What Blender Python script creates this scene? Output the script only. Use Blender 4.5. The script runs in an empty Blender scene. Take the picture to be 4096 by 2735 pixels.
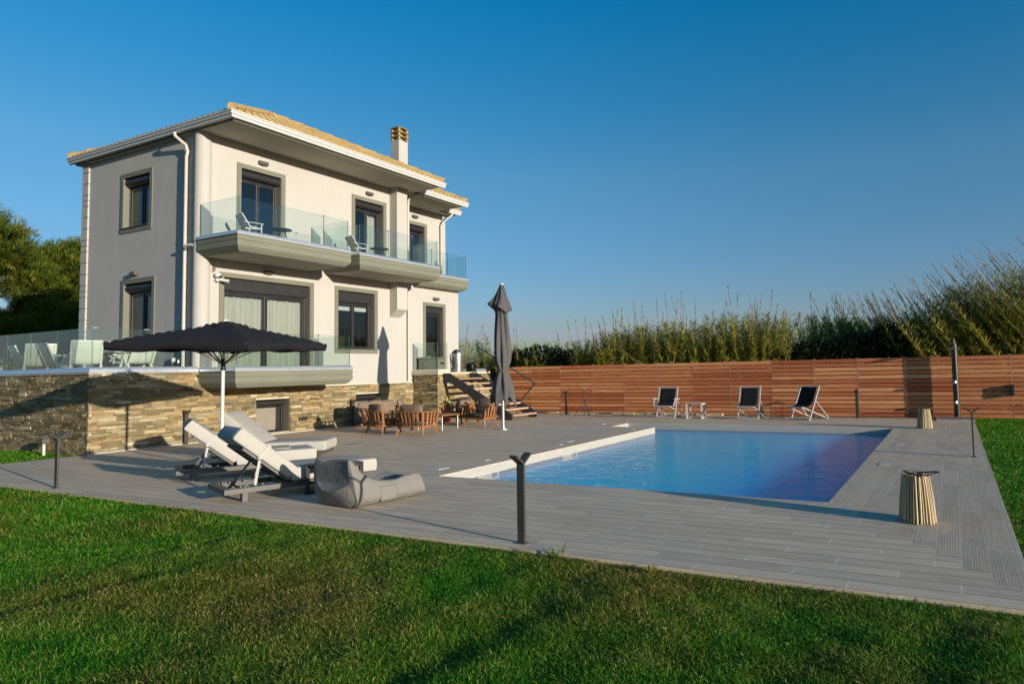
import bpy, bmesh, math, random
import numpy as np
from mathutils import Vector, Matrix
random.seed(7); NR = np.random.RandomState(11)
sc = bpy.context.scene
col = sc.collection
rad = math.radians

# ------------------------------------------------------------------ helpers
def tag(o, label=None, cat=None, group=None, kind=None):
    if label: o['label'] = label
    if cat: o['category'] = cat
    if group: o['group'] = group
    if kind: o['kind'] = kind
    return o

def thing(name, label, cat, loc=(0, 0, 0), rz=0.0, group=None):
    o = bpy.data.objects.new(name, None); col.objects.link(o)
    o.empty_display_size = .2
    o.location = loc; o.rotation_euler = (0, 0, rz)
    return tag(o, label, cat, group)

def dup(root, loc, rz=0.0, label=None, group=None):
    r = root.copy(); col.objects.link(r); r.location = loc; r.rotation_euler = (0, 0, rz)
    if label: r['label'] = label
    if group: r['group'] = group
    for ch in list(root.children):
        c = ch.copy(); col.objects.link(c); c.parent = r
        for g in list(ch.children):
            d = g.copy(); col.objects.link(d); d.parent = c
    return r

def W(root):                       # world offset of an (unrotated) thing: lets its parts be written in world metres
    return -Vector(root.location)

class MB:
    """collects solids; build() links them as one mesh object"""
    def __init__(s, off=(0, 0, 0)):
        s.v = []; s.f = []; s.m = []; s.r = []; s.off = Vector(off); s.cm = 0; s.cr = 0.5
    def add(s, verts, faces, m=None, r=None):
        n = len(s.v)
        s.v += [tuple(Vector(p) + s.off) for p in verts]
        for f in faces:
            s.f.append([i + n for i in f]); s.m.append(s.cm if m is None else m); s.r.append(s.cr if r is None else r)
    def box(s, x0, x1, y0, y1, z0, z1, m=None, r=None):
        s.add([(x0, y0, z0), (x1, y0, z0), (x1, y1, z0), (x0, y1, z0), (x0, y0, z1), (x1, y0, z1), (x1, y1, z1), (x0, y1, z1)],
              [(0, 3, 2, 1), (4, 5, 6, 7), (0, 1, 5, 4), (1, 2, 6, 5), (2, 3, 7, 6), (3, 0, 4, 7)], m, r)
    def obox(s, c, sz, rot=None, m=None, r=None):
        c = Vector(c); hx, hy, hz = sz[0] / 2, sz[1] / 2, sz[2] / 2
        vs = [Vector(q) for q in ((-hx, -hy, -hz), (hx, -hy, -hz), (hx, hy, -hz), (-hx, hy, -hz), (-hx, -hy, hz), (hx, -hy, hz), (hx, hy, hz), (-hx, hy, hz))]
        if rot is not None: vs = [rot @ q for q in vs]
        s.add([c + q for q in vs], [(0, 3, 2, 1), (4, 5, 6, 7), (0, 1, 5, 4), (1, 2, 6, 5), (2, 3, 7, 6), (3, 0, 4, 7)], m, r)
    def bar(s, p, q, w, h, up=(0, 0, 1), w2=None, h2=None, m=None, r=None):
        p, q = Vector(p), Vector(q); d = (q - p).normalized(); u = Vector(up)
        if abs(d.dot(u)) > .98: u = Vector((0, 1, 0))
        a = d.cross(u).normalized(); b = a.cross(d)
        w2 = w if w2 is None else w2; h2 = h if h2 is None else h2
        vs = []
        for o, ww, hh in ((p, w, h), (q, w2, h2)):
            for i, j in ((-1, -1), (1, -1), (1, 1), (-1, 1)): vs.append(o + a * (i * ww / 2) + b * (j * hh / 2))
        s.add(vs, [(0, 1, 2, 3), (7, 6, 5, 4), (0, 4, 5, 1), (1, 5, 6, 2), (2, 6, 7, 3), (3, 7, 4, 0)], m, r)
    def tube(s, pts, r, n=8, m=None, caps=True):
        pts = [Vector(p) for p in pts]; N = len(pts)
        rs = r if isinstance(r, (list, tuple)) else [r] * N
        vs = []; ref = None
        for i, p in enumerate(pts):
            d = (pts[min(i + 1, N - 1)] - pts[max(i - 1, 0)]).normalized()
            if ref is None: ref = Vector((0, 0, 1)) if abs(d.z) < .9 else Vector((1, 0, 0))
            a = d.cross(ref).normalized(); b = d.cross(a).normalized(); ref = a.cross(d).normalized() if abs(a.cross(d).dot(d)) < .5 else ref
            ref = b * -1
            for k in range(n):
                t = 2 * math.pi * k / n; vs.append(p + (a * math.cos(t) + b * math.sin(t)) * rs[i])
        fs = []
        for i in range(N - 1):
            for k in range(n): fs.append((i * n + k, i * n + (k + 1) % n, (i + 1) * n + (k + 1) % n, (i + 1) * n + k))
        if caps: fs += [tuple(range(n))[::-1], tuple(range((N - 1) * n, N * n))]
        s.add(vs, fs, m)
    def lathe(s, prof, c=(0, 0), n=24, m=None, a0=0.0):
        vs = []; fs = []
        for r, z in prof:
            for k in range(n):
                t = 2 * math.pi * k / n + a0; vs.append((c[0] + r * math.cos(t), c[1] + r * math.sin(t), z))
        for i in range(len(prof) - 1):
            for k in range(n): fs.append((i * n + k, i * n + (k + 1) % n, (i + 1) * n + (k + 1) % n, (i + 1) * n + k))
        fs += [tuple(range(n))[::-1], tuple(range((len(prof) - 1) * n, len(prof) * n))]
        s.add(vs, fs, m)
    def grid(s, P, m=None, closed=False, r=None):          # P[i][j] points
        a, b = len(P), len(P[0]); fs = []
        for i in range(a - 1):
            for j in range(b - 1 + (1 if closed else 0)):
                fs.append((i * b + j, i * b + (j + 1) % b, (i + 1) * b + (j + 1) % b, (i + 1) * b + j))
        s.add([p for row in P for p in row], fs, m, r)
    def sweep(s, prof, path, closed_prof=True, m=None):
        """prof: (out, z); path: 2D points, out = right-hand side of travel, mitred"""
        path = [Vector((p[0], p[1])) for p in path]; N = len(path); rows = []
        for i, p in enumerate(path):
            nn = []
            if i > 0: d = (p - path[i - 1]).normalized(); nn.append(Vector((d.y, -d.x)))
            if i < N - 1: d = (path[i + 1] - p).normalized(); nn.append(Vector((d.y, -d.x)))
            n = nn[0] if len(nn) == 1 else (nn[0] + nn[1]) / (1 + nn[0].dot(nn[1]))
            rows.append([(p.x + n.x * o, p.y + n.y * o, z) for o, z in prof])
        k = len(prof); vs = [q for r_ in rows for q in r_]; fs = []
        for i in range(N - 1):
            for j in range(k if closed_prof else k - 1):
                fs.append((i * k + j, i * k + (j + 1) % k, (i + 1) * k + (j + 1) % k, (i + 1) * k + j))
        if closed_prof: fs += [tuple(range(k))[::-1], tuple(range((N - 1) * k, N * k))]
        s.add(vs, fs, m)
    def build(s, name, mats, parent=None, smooth=False, bevel=0, recalc=True, sub=0, label=None, seg=2):
        me = bpy.data.meshes.new(name)
        me.from_pydata(s.v, [], s.f)
        mats = mats if isinstance(mats, (list, tuple)) else [mats]
        for m_ in mats: me.materials.append(m_)
        me.polygons.foreach_set('material_index', s.m)
        at = me.attributes.new('rnd', 'FLOAT', 'FACE'); at.data.foreach_set('value', s.r)
        if recalc:
            bm = bmesh.new(); bm.from_mesh(me); bmesh.ops.recalc_face_normals(bm, faces=bm.faces); bm.to_mesh(me); bm.free()
        if smooth:
            me.polygons.foreach_set('use_smooth', [True] * len(me.polygons))
            try: me.set_sharp_from_angle(angle=rad(smooth if smooth is not True else 180))
            except Exception: pass
        me.update()
        o = bpy.data.objects.new(name, me); col.objects.link(o)
        if parent: o.parent = parent
        if bevel:
            b = o.modifiers.new('bevel', 'BEVEL'); b.width = bevel; b.segments = seg; b.limit_method = 'ANGLE'; b.angle_limit = rad(40)
        if sub:
            b = o.modifiers.new('sub', 'SUBSURF'); b.levels = sub; b.render_levels = sub
        if label: o['label'] = label
        return o

def pillow(mb, c, sz, rot=None, p=4.0, q=2.6, n=18, wr=.0):
    """cushion: superellipsoid, puffed across its thinnest axis and seamed round its edge"""
    rows = []; ax = min(range(3), key=lambda i: sz[i]); ia, ib = [i for i in range(3) if i != ax]
    def sp(x, e): return math.copysign(abs(x) ** e, x)
    for i in range(n + 1):
        ph = -math.pi / 2 + math.pi * i / n; row = []
        for j in range(2 * n):
            t = 2 * math.pi * j / (2 * n)
            u = sp(math.cos(ph), 2 / q) * sp(math.cos(t), 2 / p); w_ = sp(math.cos(ph), 2 / q) * sp(math.sin(t), 2 / p); z = sp(math.sin(ph), 2 / q)
            k = 1 + wr * math.sin(5 * t + 3 * z) * math.cos(4 * ph)
            v = Vector((0, 0, 0)); v[ia] = u * sz[ia] / 2 * k; v[ib] = w_ * sz[ib] / 2 * k; v[ax] = z * sz[ax] / 2 * (1 - .25 * (abs(u * w_)) ** 1.5)
            if rot is not None: v = rot @ v
            row.append(v + Vector(c))
        rows.append(row)
    mb.grid(rows, closed=True)

def mesh_np(name, V, F, mats, rnd=None, mi=None, parent=None):
    """fast mesh from numpy: V (n,3), F (m,3) or (m,4)"""
    me = bpy.data.meshes.new(name)
    n, m, k = len(V), len(F), F.shape[1]
    me.vertices.add(n); me.vertices.foreach_set('co', np.asarray(V, np.float32).ravel())
    me.loops.add(m * k); me.loops.foreach_set('vertex_index', np.asarray(F, np.int32).ravel())
    me.polygons.add(m); me.polygons.foreach_set('loop_start', np.arange(0, m * k, k, dtype=np.int32))
    try: me.polygons.foreach_set('loop_total', np.full(m, k, np.int32))
    except Exception: pass
    for q in (mats if isinstance(mats, (list, tuple)) else [mats]): me.materials.append(q)
    if mi is not None: me.polygons.foreach_set('material_index', np.asarray(mi, np.int32))
    if rnd is not None:
        at = me.attributes.new('rnd', 'FLOAT', 'FACE'); at.data.foreach_set('value', np.asarray(rnd, np.float32))
    me.update(calc_edges=True); me.validate()
    o = bpy.data.objects.new(name, me); col.objects.link(o)
    if parent: o.parent = parent
    return o

# ------------------------------------------------------------------ materials
class NT:
    def __init__(s, name):
        s.m = bpy.data.materials.new(name); s.m.use_nodes = True; s.t = s.m.node_tree; s.t.nodes.clear()
        s.out = s.n('ShaderNodeOutputMaterial')
    def n(s, ty, **kw):
        nd = s.t.nodes.new(ty)
        for k, v in kw.items(): setattr(nd, k, v)
        return nd
    def l(s, a, b): s.t.links.new(a, b)
    def val(s, inp, v):
        if hasattr(v, 'links'): s.l(v, inp)
        else: inp.default_value = v
    def math(s, op, a, b=None, c=None):
        nd = s.n('ShaderNodeMath', operation=op); s.val(nd.inputs[0], a)
        if b is not None: s.val(nd.inputs[1], b)
        if c is not None: s.val(nd.inputs[2], c)
        return nd.outputs[0]
    def pos(s): return s.n('ShaderNodeNewGeometry').outputs['Position']
    def obj(s): return s.n('ShaderNodeTexCoord').outputs['Object']
    def scale(s, v, sx, sy, sz):
        nd = s.n('ShaderNodeMapping'); s.l(v, nd.inputs[0]); nd.inputs['Scale'].default_value = (sx, sy, sz); return nd.outputs[0]
    def noise(s, v, scale, detail=3, rough=.55, dist=0.0):
        nd = s.n('ShaderNodeTexNoise'); s.l(v, nd.inputs['Vector']); nd.inputs['Scale'].default_value = scale
        nd.inputs['Detail'].default_value = detail; nd.inputs['Roughness'].default_value = rough; nd.inputs['Distortion'].default_value = dist
        return nd.outputs[0]
    def ramp(s, f, stops, interp='LINEAR'):
        nd = s.n('ShaderNodeValToRGB'); nd.color_ramp.interpolation = interp
        e = nd.color_ramp.elements
        while len(e) < len(stops): e.new(.5)
        for q, (p_, c_) in zip(e, stops): q.position = p_; q.color = (*c_, 1) if len(c_) == 3 else c_
        s.l(f, nd.inputs[0]); return nd.outputs[0]
    def mix(s, f, a, b, mode='MIX'):
        nd = s.n('ShaderNodeMix', data_type='RGBA', blend_type=mode)
        s.val(nd.inputs[0], f); s.val(nd.inputs[6], a if hasattr(a, 'links') else (*a, 1)); s.val(nd.inputs[7], b if hasattr(b, 'links') else (*b, 1))
        return nd.outputs[2]
    def bump(s, h, strength=.3, dist=.02):
        nd = s.n('ShaderNodeBump'); s.l(h, nd.inputs['Height']); nd.inputs['Strength'].default_value = strength; nd.inputs['Distance'].default_value = dist
        return nd.outputs[0]
    def bsdf(s, c, rough=.6, metal=0.0, normal=None, spec=None, out=True):
        nd = s.n('ShaderNodeBsdfPrincipled'); s.val(nd.inputs['Base Color'], c if hasattr(c, 'links') else (*c, 1))
        s.val(nd.inputs['Roughness'], rough); s.val(nd.inputs['Metallic'], metal)
        if normal is not None: s.l(normal, nd.inputs['Normal'])
        if spec is not None: nd.inputs['Specular IOR Level'].default_value = spec
        if out: s.l(nd.outputs[0], s.out.inputs[0])
        return nd
    def schlick(s, f0, normal=None):       # the same from both sides of a thin pane
        lw = s.n('ShaderNodeLayerWeight'); lw.inputs['Blend'].default_value = .5
        if normal is not None: s.l(normal, lw.inputs['Normal'])
        return s.math('ADD', s.math('MULTIPLY', s.math('POWER', lw.outputs['Facing'], 5.0), 1 - f0), f0)
    def attr(s, name='rnd'): return s.n('ShaderNodeAttribute', attribute_name=name).outputs['Fac']

def mul(c, k): return tuple(min(1, x * k) for x in c)

def simple(name, c, rough=.6, metal=0.0, var=.12, scale=6.0, bump=.0, bscale=80.0, spec=None, coord='obj'):
    t = NT(name); v = t.obj() if coord == 'obj' else t.pos()
    n1 = t.noise(v, scale, 4)
    cc = t.mix(t.ramp(n1, [(.3, (0, 0, 0)), (.7, (1, 1, 1))]), mul(c, 1 - var), mul(c, 1 + var))
    nm = t.bump(t.noise(v, bscale, 3), bump, .01) if bump else None
    rr = t.math('ADD', t.math('MULTIPLY', n1, .15), max(0.02, rough - .075))
    t.bsdf(cc, rr, metal, nm, spec)
    return t.m

def m_fabric(name, c, var=.1, rough=.9, weave=900, bs=.35, wsc=14):
    t = NT(name); v = t.obj()
    n1 = t.noise(v, 7, 4); n2 = t.noise(v, wsc, 4, .6, .8)
    cc = t.mix(n1, mul(c, 1 - var), mul(c, 1 + var))
    h = t.math('ADD', t.math('MULTIPLY', n2, 1.0), t.math('MULTIPLY', t.noise(v, weave, 1), .06))
    t.bsdf(cc, rough, 0, t.bump(h, bs, .02), .2)
    return t.m

def m_plaster(name, c):
    t = NT(name); v = t.pos()
    big = t.noise(v, .5, 5, .6); st = t.noise(t.scale(v, 5, 5, .5), 1.0, 4, .6); fine = t.noise(v, 90, 3)
    k = t.math('ADD', t.math('MULTIPLY', big, .6), t.math('MULTIPLY', st, .4))
    cc = t.mix(t.ramp(k, [(.35, (0, 0, 0)), (.65, (1, 1, 1))]), mul(c, .93), mul(c, 1.03))
    t.bsdf(cc, .85, 0, t.bump(fine, .25, .004), .2)
    return t.m

def m_wood(name, c, along='x', var=.3, rough=.6, sc_=1.0):
    t = NT(name); v = t.obj()
    s_ = {'x': (1.2, 22, 22), 'y': (22, 1.2, 22), 'z': (22, 22, 1.2)}[along]
    off = t.n('ShaderNodeVectorMath', operation='ADD'); t.l(v, off.inputs[0])
    cmb = t.n('ShaderNodeCombineXYZ'); r = t.attr(); r9 = t.math('MULTIPLY', r, 37.0)
    for i in range(3): t.l(r9, cmb.inputs[i])
    t.l(cmb.outputs[0], off.inputs[1])
    g = t.noise(t.scale(off.outputs[0], *[q * sc_ for q in s_]), 1.0, 5, .65, .8)
    cc = t.mix(t.ramp(g, [(.3, (0, 0, 0)), (.72, (1, 1, 1))]), mul(c, 1 - var), mul(c, 1 + var))
    cc = t.mix(1.0, cc, t.ramp(r, [(0, (.62, .55, .5)), (.5, (1, 1, 1)), (1, (1.25, 1.32, 1.3))]), 'MULTIPLY')
    t.bsdf(cc, rough, 0, t.bump(g, .12, .004), .3)
    return t.m

def m_glass(name, tint=(.86, .95, .93), strength=1.0, base=.045):
    t = NT(name)
    fr = t.schlick(base)
    tr = t.n('ShaderNodeBsdfTransparent'); tr.inputs[0].default_value = (*tint, 1)
    gl = t.n('ShaderNodeBsdfGlossy'); gl.inputs['Roughness'].default_value = .01; gl.inputs[0].default_value = (.95, 1, 1, 1)
    v = t.pos(); n = t.bump(t.noise(v, .9, 2), .015, .05); t.l(n, gl.inputs['Normal'])
    mx = t.n('ShaderNodeMixShader'); t.l(t.math('MULTIPLY', fr, strength), mx.inputs[0]); t.l(tr.outputs[0], mx.inputs[1]); t.l(gl.outputs[0], mx.inputs[2])
    t.l(mx.outputs[0], t.out.inputs[0])
    return t.m

def m_leaf(name, stops, rough=.55, trans=.35, patch=None):
    t = NT(name)
    c = t.ramp(t.attr(), stops)
    if patch:
        v = t.pos(); n1 = t.ramp(t.noise(v, patch[0], 3, .55), [(.40, (0, 0, 0)), (.62, (1, 1, 1))])
        c = t.mix(n1, c, t.ramp(t.attr(), patch[1]))
    p = t.bsdf(c, rough, 0, None, .25, out=False)
    tl = t.n('ShaderNodeBsdfTranslucent'); t.l(c, tl.inputs[0])
    mx = t.n('ShaderNodeMixShader'); mx.inputs[0].default_value = trans
    t.l(p.outputs[0], mx.inputs[1]); t.l(tl.outputs[0], mx.inputs[2]); t.l(mx.outputs[0], t.out.inputs[0])
    return t.m

WALL = m_plaster('cream_render', (.405, .392, .365))
WALL2 = WALL
SOFF = m_plaster('soffit_render', (.50, .465, .375))
TRIM = simple('olive_trim', (.145, .148, .112), .7, var=.05, scale=2)
FASC = simple('olive_fascia', (.155, .16, .118), .65, var=.06, scale=1.5)
FRAME = simple('anthracite_aluminium', (.014, .0135, .015), .4, var=.1, spec=.5)
SHUT = simple('anthracite_shutter', (.018, .017, .018), .45, var=.1)
GUTW = simple('white_gutter_metal', (.50, .50, .49), .4, var=.03)
PIPE = simple('cream_downpipe', (.45, .425, .38), .5, var=.05)
COP = simple('coping_aluminium', (.62, .64, .68), .32, metal=.75, var=.04)
WSTRIP = simple('white_drip_strip', (.45, .45, .45), .4, var=.02)
LAMPM = simple('taupe_lamp_metal', (.07, .065, .056), .5, var=.06)
BOLL = simple('bronze_bollard_metal', (.04, .038, .034), .45, var=.1, bump=.08, bscale=400)
DARKM = simple('dark_metal', (.03, .03, .034), .45, var=.15)
STEEL = simple('brushed_steel', (.60, .58, .54), .3, metal=.9, var=.08)
WALU = simple('white_aluminium', (.40, .41, .42), .4, var=.04)
WHITE = simple('white_plastic', (.52, .52, .51), .4, var=.03)
GLASS = m_glass('balustrade_glass', (.925, .965, .955))
GEDGE = simple('glass_edge_green', (.05, .13, .12), .15, var=.1)
PANE = m_glass('window_glass', (.80, .84, .84), 1.1)
ROOM = simple('shade_dark_interior', (.014, .0135, .013), .9)  # near-black room walls; the unlit look is put into the colour
CURT = m_fabric('linen_curtain', (.62, .57, .48), .08)
BLIND = m_fabric('white_blind', (.7, .7, .68), .05)
BLACKF = m_fabric('black_parasol_cloth', (.013, .013, .0155), .15, .8)
GREYF = m_fabric('grey_parasol_cloth', (.085, .083, .085), .12, .85)
MATT = m_fabric('cream_mattress_cloth', (.385, .368, .335), .05)
STRAP = m_fabric('white_strap', (.40, .39, .37), .05)
LFR = simple('taupe_lounger_frame', (.065, .062, .056), .5, var=.08)
BEAN = m_fabric('grey_beanbag_cloth', (.185, .178, .165), .08, bs=.9, wsc=7)
TAUPE = m_fabric('taupe_cushion_cloth', (.19, .135, .098), .1)
TAUPED = m_fabric('dark_taupe_seat_cloth', (.075, .062, .045), .1)
TEAK = m_wood('teak', (.265, .112, .042), 'z', .25, .5, 1.0)
TREAD = m_wood('stair_tread_wood', (.40, .27, .19), 'y', .15, .6)
MESHB = m_fabric('black_sling_mesh', (.012, .012, .013), .1)
SLINGW = m_fabric('pale_sling_mesh', (.48, .49, .42), .06)
PALEF = simple('pale_frame_metal', (.55, .55, .48), .45, var=.05)
STICK = m_wood('peeled_willow', (.40, .31, .18), 'z', .25, .6)
LEATH = simple('dark_leather', (.035, .02, .014), .55, var=.2)
CAND = simple('candle_wax', (.75, .72, .62), .4, var=.03)
REDP = simple('red_pot', (.32, .03, .02), .4, var=.1)
CACT = simple('cactus_green', (.20, .22, .05), .6, var=.25, scale=30)
BOXG = simple('grey_green_plastic', (.17, .175, .13), .5, var=.06)
BOXD = simple('black_plastic', (.02, .02, .021), .4, var=.1)
BAGM = simple('black_bag', (.01, .01, .012), .35, var=.2, scale=20, bump=.4, bscale=12)
KERB = simple('sandstone_kerb', (.50, .40, .22), .8, var=.2, scale=9, bump=.3, bscale=60)
GROUT = simple('cream_concrete', (.50, .46, .36), .85, var=.12, scale=6, bump=.2, bscale=60)
TILEC = None

def m_tile():
    t = NT('yellow_roof_tile'); v = t.pos(); n1 = t.noise(v, 2.2, 5, .6); n2 = t.noise(v, 25, 3)
    c = t.ramp(n1, [(.3, (.30, .20, .075)), (.5, (.38, .27, .115)), (.7, (.43, .32, .16))])
    c = t.mix(t.math('MULTIPLY', n2, .35), c, (.24, .16, .06))
    t.bsdf(c, .8, 0, t.bump(n2, .3, .01), .2); return t.m
TILEC = m_tile()

def m_stone():
    t = NT('ledger_stone'); v = t.pos(); r = t.attr()
    base = t.ramp(r, [(0, (.11, .082, .045)), (.16, (.21, .16, .085)), (.34, (.16, .145, .09)), (.5, (.33, .26, .15)), (.66, (.285, .195, .09)), (.78, (.44, .355, .22)), (.9, (.25, .23, .155)), (1, (.56, .49, .34))])
    n1 = t.noise(t.scale(v, 5, 5, 26), 1.0, 5, .65); n2 = t.noise(v, 30, 4, .6); n3 = t.noise(v, 3, 3)
    c = t.mix(t.ramp(n1, [(.35, (0, 0, 0)), (.65, (1, 1, 1))]), t.mix(1.0, base, (.68, .66, .60), 'MULTIPLY'), base)
    c = t.mix(t.math('MULTIPLY', t.ramp(n3, [(.55, (0, 0, 0)), (.75, (1, 1, 1))]), .35), c, (.34, .22, .09))
    h = t.math('ADD', n1, t.math('MULTIPLY', n2, .7))
    t.bsdf(c, .9, 0, t.bump(h, .7, .02), .2); return t.m
STONE = m_stone()

def m_fence():
    t = NT('cedar_board'); v = t.pos(); r = t.attr()
    off = t.n('ShaderNodeVectorMath', operation='ADD'); t.l(v, off.inputs[0]); cmb = t.n('ShaderNodeCombineXYZ'); q = t.math('MULTIPLY', r, 51.0)
    t.l(q, cmb.inputs[0]); t.l(q, cmb.inputs[2]); t.l(cmb.outputs[0], off.inputs[1])
    g = t.noise(t.scale(off.outputs[0], 1.3, 10, 26), 1.0, 5, .65, 1.0); kn = t.noise(t.scale(off.outputs[0], 3, 3, 9), 1.0, 2)
    base = t.ramp(r, [(0, (.44, .125, .055)), (.3, (.56, .19, .08)), (.6, (.68, .27, .115)), (.85, (.76, .345, .155)), (1, (.82, .41, .195))])
    c = t.mix(t.ramp(g, [(.3, (0, 0, 0)), (.7, (1, 1, 1))]), t.mix(1.0, base, (.62, .58, .55), 'MULTIPLY'), base)
    c = t.mix(t.ramp(kn, [(.74, (0, 0, 0)), (.78, (1, 1, 1))]), c, (.10, .035, .015))
    t.bsdf(c, .65, 0, t.bump(g, .2, .004), .25); return t.m
CEDAR = m_fence()

def m_deck(name, along, ribs, c0=(.335, .305, .27)):
    t = NT(name); sep = t.n('ShaderNodeSeparateXYZ'); t.l(t.pos(), sep.inputs[0])
    x = sep.outputs[0] if along == 'x' else sep.outputs[1]; y = sep.outputs[1] if along == 'x' else sep.outputs[0]
    wB, LB = .20, 1.20
    ry = t.math('DIVIDE', y, wB); row = t.math('FLOOR', ry); fy = t.math('FRACT', ry)
    wn = t.n('ShaderNodeTexWhiteNoise', noise_dimensions='1D'); t.l(row, wn.inputs['W'])
    sh = t.math('ADD', t.math('MULTIPLY', row, .37), t.math('MULTIPLY', wn.outputs[0], .12))
    rx = t.math('ADD', t.math('DIVIDE', x, LB), sh); colm = t.math('FLOOR', rx); fx = t.math('FRACT', rx)
    wn2 = t.n('ShaderNodeTexWhiteNoise', noise_dimensions='2D'); cmb = t.n('ShaderNodeCombineXYZ'); t.l(row, cmb.inputs[0]); t.l(colm, cmb.inputs[1]); t.l(cmb.outputs[0], wn2.inputs['Vector'])
    tint = wn2.outputs[0]
    cv = t.n('ShaderNodeCombineXYZ'); t.l(t.math('MULTIPLY', x, 1.4), cv.inputs[0]); t.l(t.math('MULTIPLY', y, 26.0), cv.inputs[1]); t.l(t.math('MULTIPLY', tint, 30.0), cv.inputs[2])
    g = t.noise(cv.outputs[0], 1.0, 5, .6, .4)
    cv2 = t.n('ShaderNodeCombineXYZ'); t.l(t.math('MULTIPLY', x, 3.0), cv2.inputs[0]); t.l(t.math('MULTIPLY', y, 9.0), cv2.inputs[1]); t.l(t.math('MULTIPLY', tint, 30.0), cv2.inputs[2])
    g2 = t.noise(cv2.outputs[0], 1.0, 3, .6, .2)
    c = t.mix(g, mul(c0, .70), mul(c0, 1.25))
    c = t.mix(t.math('MULTIPLY', t.ramp(g2, [(.5, (0, 0, 0)), (.72, (1, 1, 1))]), .4), c, mul(c0, .62))
    c = t.mix(1.0, c, t.ramp(tint, [(0, (.90, .89, .89)), (.5, (1, 1, 1)), (1, (1.1, 1.09, 1.07))]), 'MULTIPLY')
    dirt = t.noise(t.pos(), .7, 4, .6)
    c = t.mix(t.math('MULTIPLY', t.ramp(dirt, [(.45, (0, 0, 0)), (.75, (1, 1, 1))]), .22), c, (.46, .43, .38))
    h = t.math('MULTIPLY', g, .25)
    if ribs:
        rb = t.math('PINGPONG', t.math('MULTIPLY', y, 1 / .022), .5)
        rbm = t.math('GREATER_THAN', rb, .30)
        edge = t.math('MULTIPLY', t.math('GREATER_THAN', fy, .10), t.math('LESS_THAN', fy, .90))
        rbm = t.math('MULTIPLY', rbm, edge)
        c = t.mix(t.math('MULTIPLY', rbm, .32), c, (.10, .095, .088)); h = t.math('SUBTRACT', h, t.math('MULTIPLY', rbm, .6))
    gap = t.math('LESS_THAN', t.math('ABSOLUTE', t.math('SUBTRACT', fy, .03)), t.math('ADD', .012, t.math('MULTIPLY', g, .045)))
    joint = t.math('LESS_THAN', fx, .0075)
    if ribs: c = t.mix(gap, c, (.36, .335, .29))
    else: c = t.mix(t.math('MULTIPLY', gap, .8), c, (.13, .112, .088))
    c = t.mix(t.math('MULTIPLY', joint, .9), c, (.72, .66, .57))
    h = t.math('SUBTRACT', h, t.math('MULTIPLY', gap, 1.0))
    t.bsdf(c, .62, 0, t.bump(h, .5, .006), .3); return t.m
DECKX = m_deck('deck_board_lengthwise', 'x', False, (.585, .462, .332))
DECKY = m_deck('deck_board_ribbed', 'y', True, (.54, .43, .31))

def m_ground():
    t = NT('soil_and_turf'); v = t.pos(); n1 = t.noise(v, .35, 5, .6); n2 = t.noise(v, 9, 4, .7)
    k = t.math('ADD', t.math('MULTIPLY', n1, .55), t.math('MULTIPLY', n2, .45))
    c = t.ramp(k, [(.3, (.012, .03, .004)), (.5, (.03, .055, .008)), (.7, (.075, .075, .02))])
    t.bsdf(c, .95, 0, t.bump(n2, .8, .03), .1); return t.m
SOIL = m_ground()

def m_pool():
    t = NT('pool_liner'); v = t.pos(); n1 = t.noise(t.scale(v, 4, 4, 14), 1.0, 5, .6)
    c = t.mix(n1, (.33, .32, .285), (.44, .43, .39)); t.bsdf(c, .4, 0, None, .4); return t.m
LINER = m_pool()
PFLOOR = simple('blue_pool_floor', (.02, .66, 1.0), .5, var=.06, scale=1.5)

def m_water(surface=True):
    t = NT('pool_water' if surface else 'pool_water_edge'); v = t.pos()
    tr = t.n('ShaderNodeBsdfTransparent')
    if surface:
        n1 = t.noise(t.scale(v, 1.0, 1.5, 1), 2.6, 3, .5, .6); n2 = t.noise(t.scale(v, 1, 1.5, 1), 8.5, 3, .5, .5)
        h = t.math('ADD', n1, t.math('MULTIPLY', n2, .42)); nm = t.bump(h, .32, .05)
        fr = t.schlick(.02, nm)
        gl = t.n('ShaderNodeBsdfGlossy'); gl.inputs['Roughness'].default_value = .01; t.l(nm, gl.inputs['Normal'])
        mx = t.n('ShaderNodeMixShader'); t.l(t.math('POWER', fr, 1.45), mx.inputs[0]); t.l(tr.outputs[0], mx.inputs[1]); t.l(gl.outputs[0], mx.inputs[2]); t.l(mx.outputs[0], t.out.inputs[0])
    else: t.l(tr.outputs[0], t.out.inputs[0])
    sv = t.n('ShaderNodeVolumeScatter'); sv.inputs['Color'].default_value = (.0, .27, 1.0, 1); sv.inputs['Density'].default_value = 2.1
    av = t.n('ShaderNodeVolumeAbsorption'); av.inputs['Color'].default_value = (.03, .45, 1.0, 1); av.inputs['Density'].default_value = .28
    ad = t.n('ShaderNodeAddShader'); t.l(sv.outputs[0], ad.inputs[0]); t.l(av.outputs[0], ad.inputs[1]); t.l(ad.outputs[0], t.out.inputs[1])
    return t.m
WATER = m_water(); WATERS = m_water(False)

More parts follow.
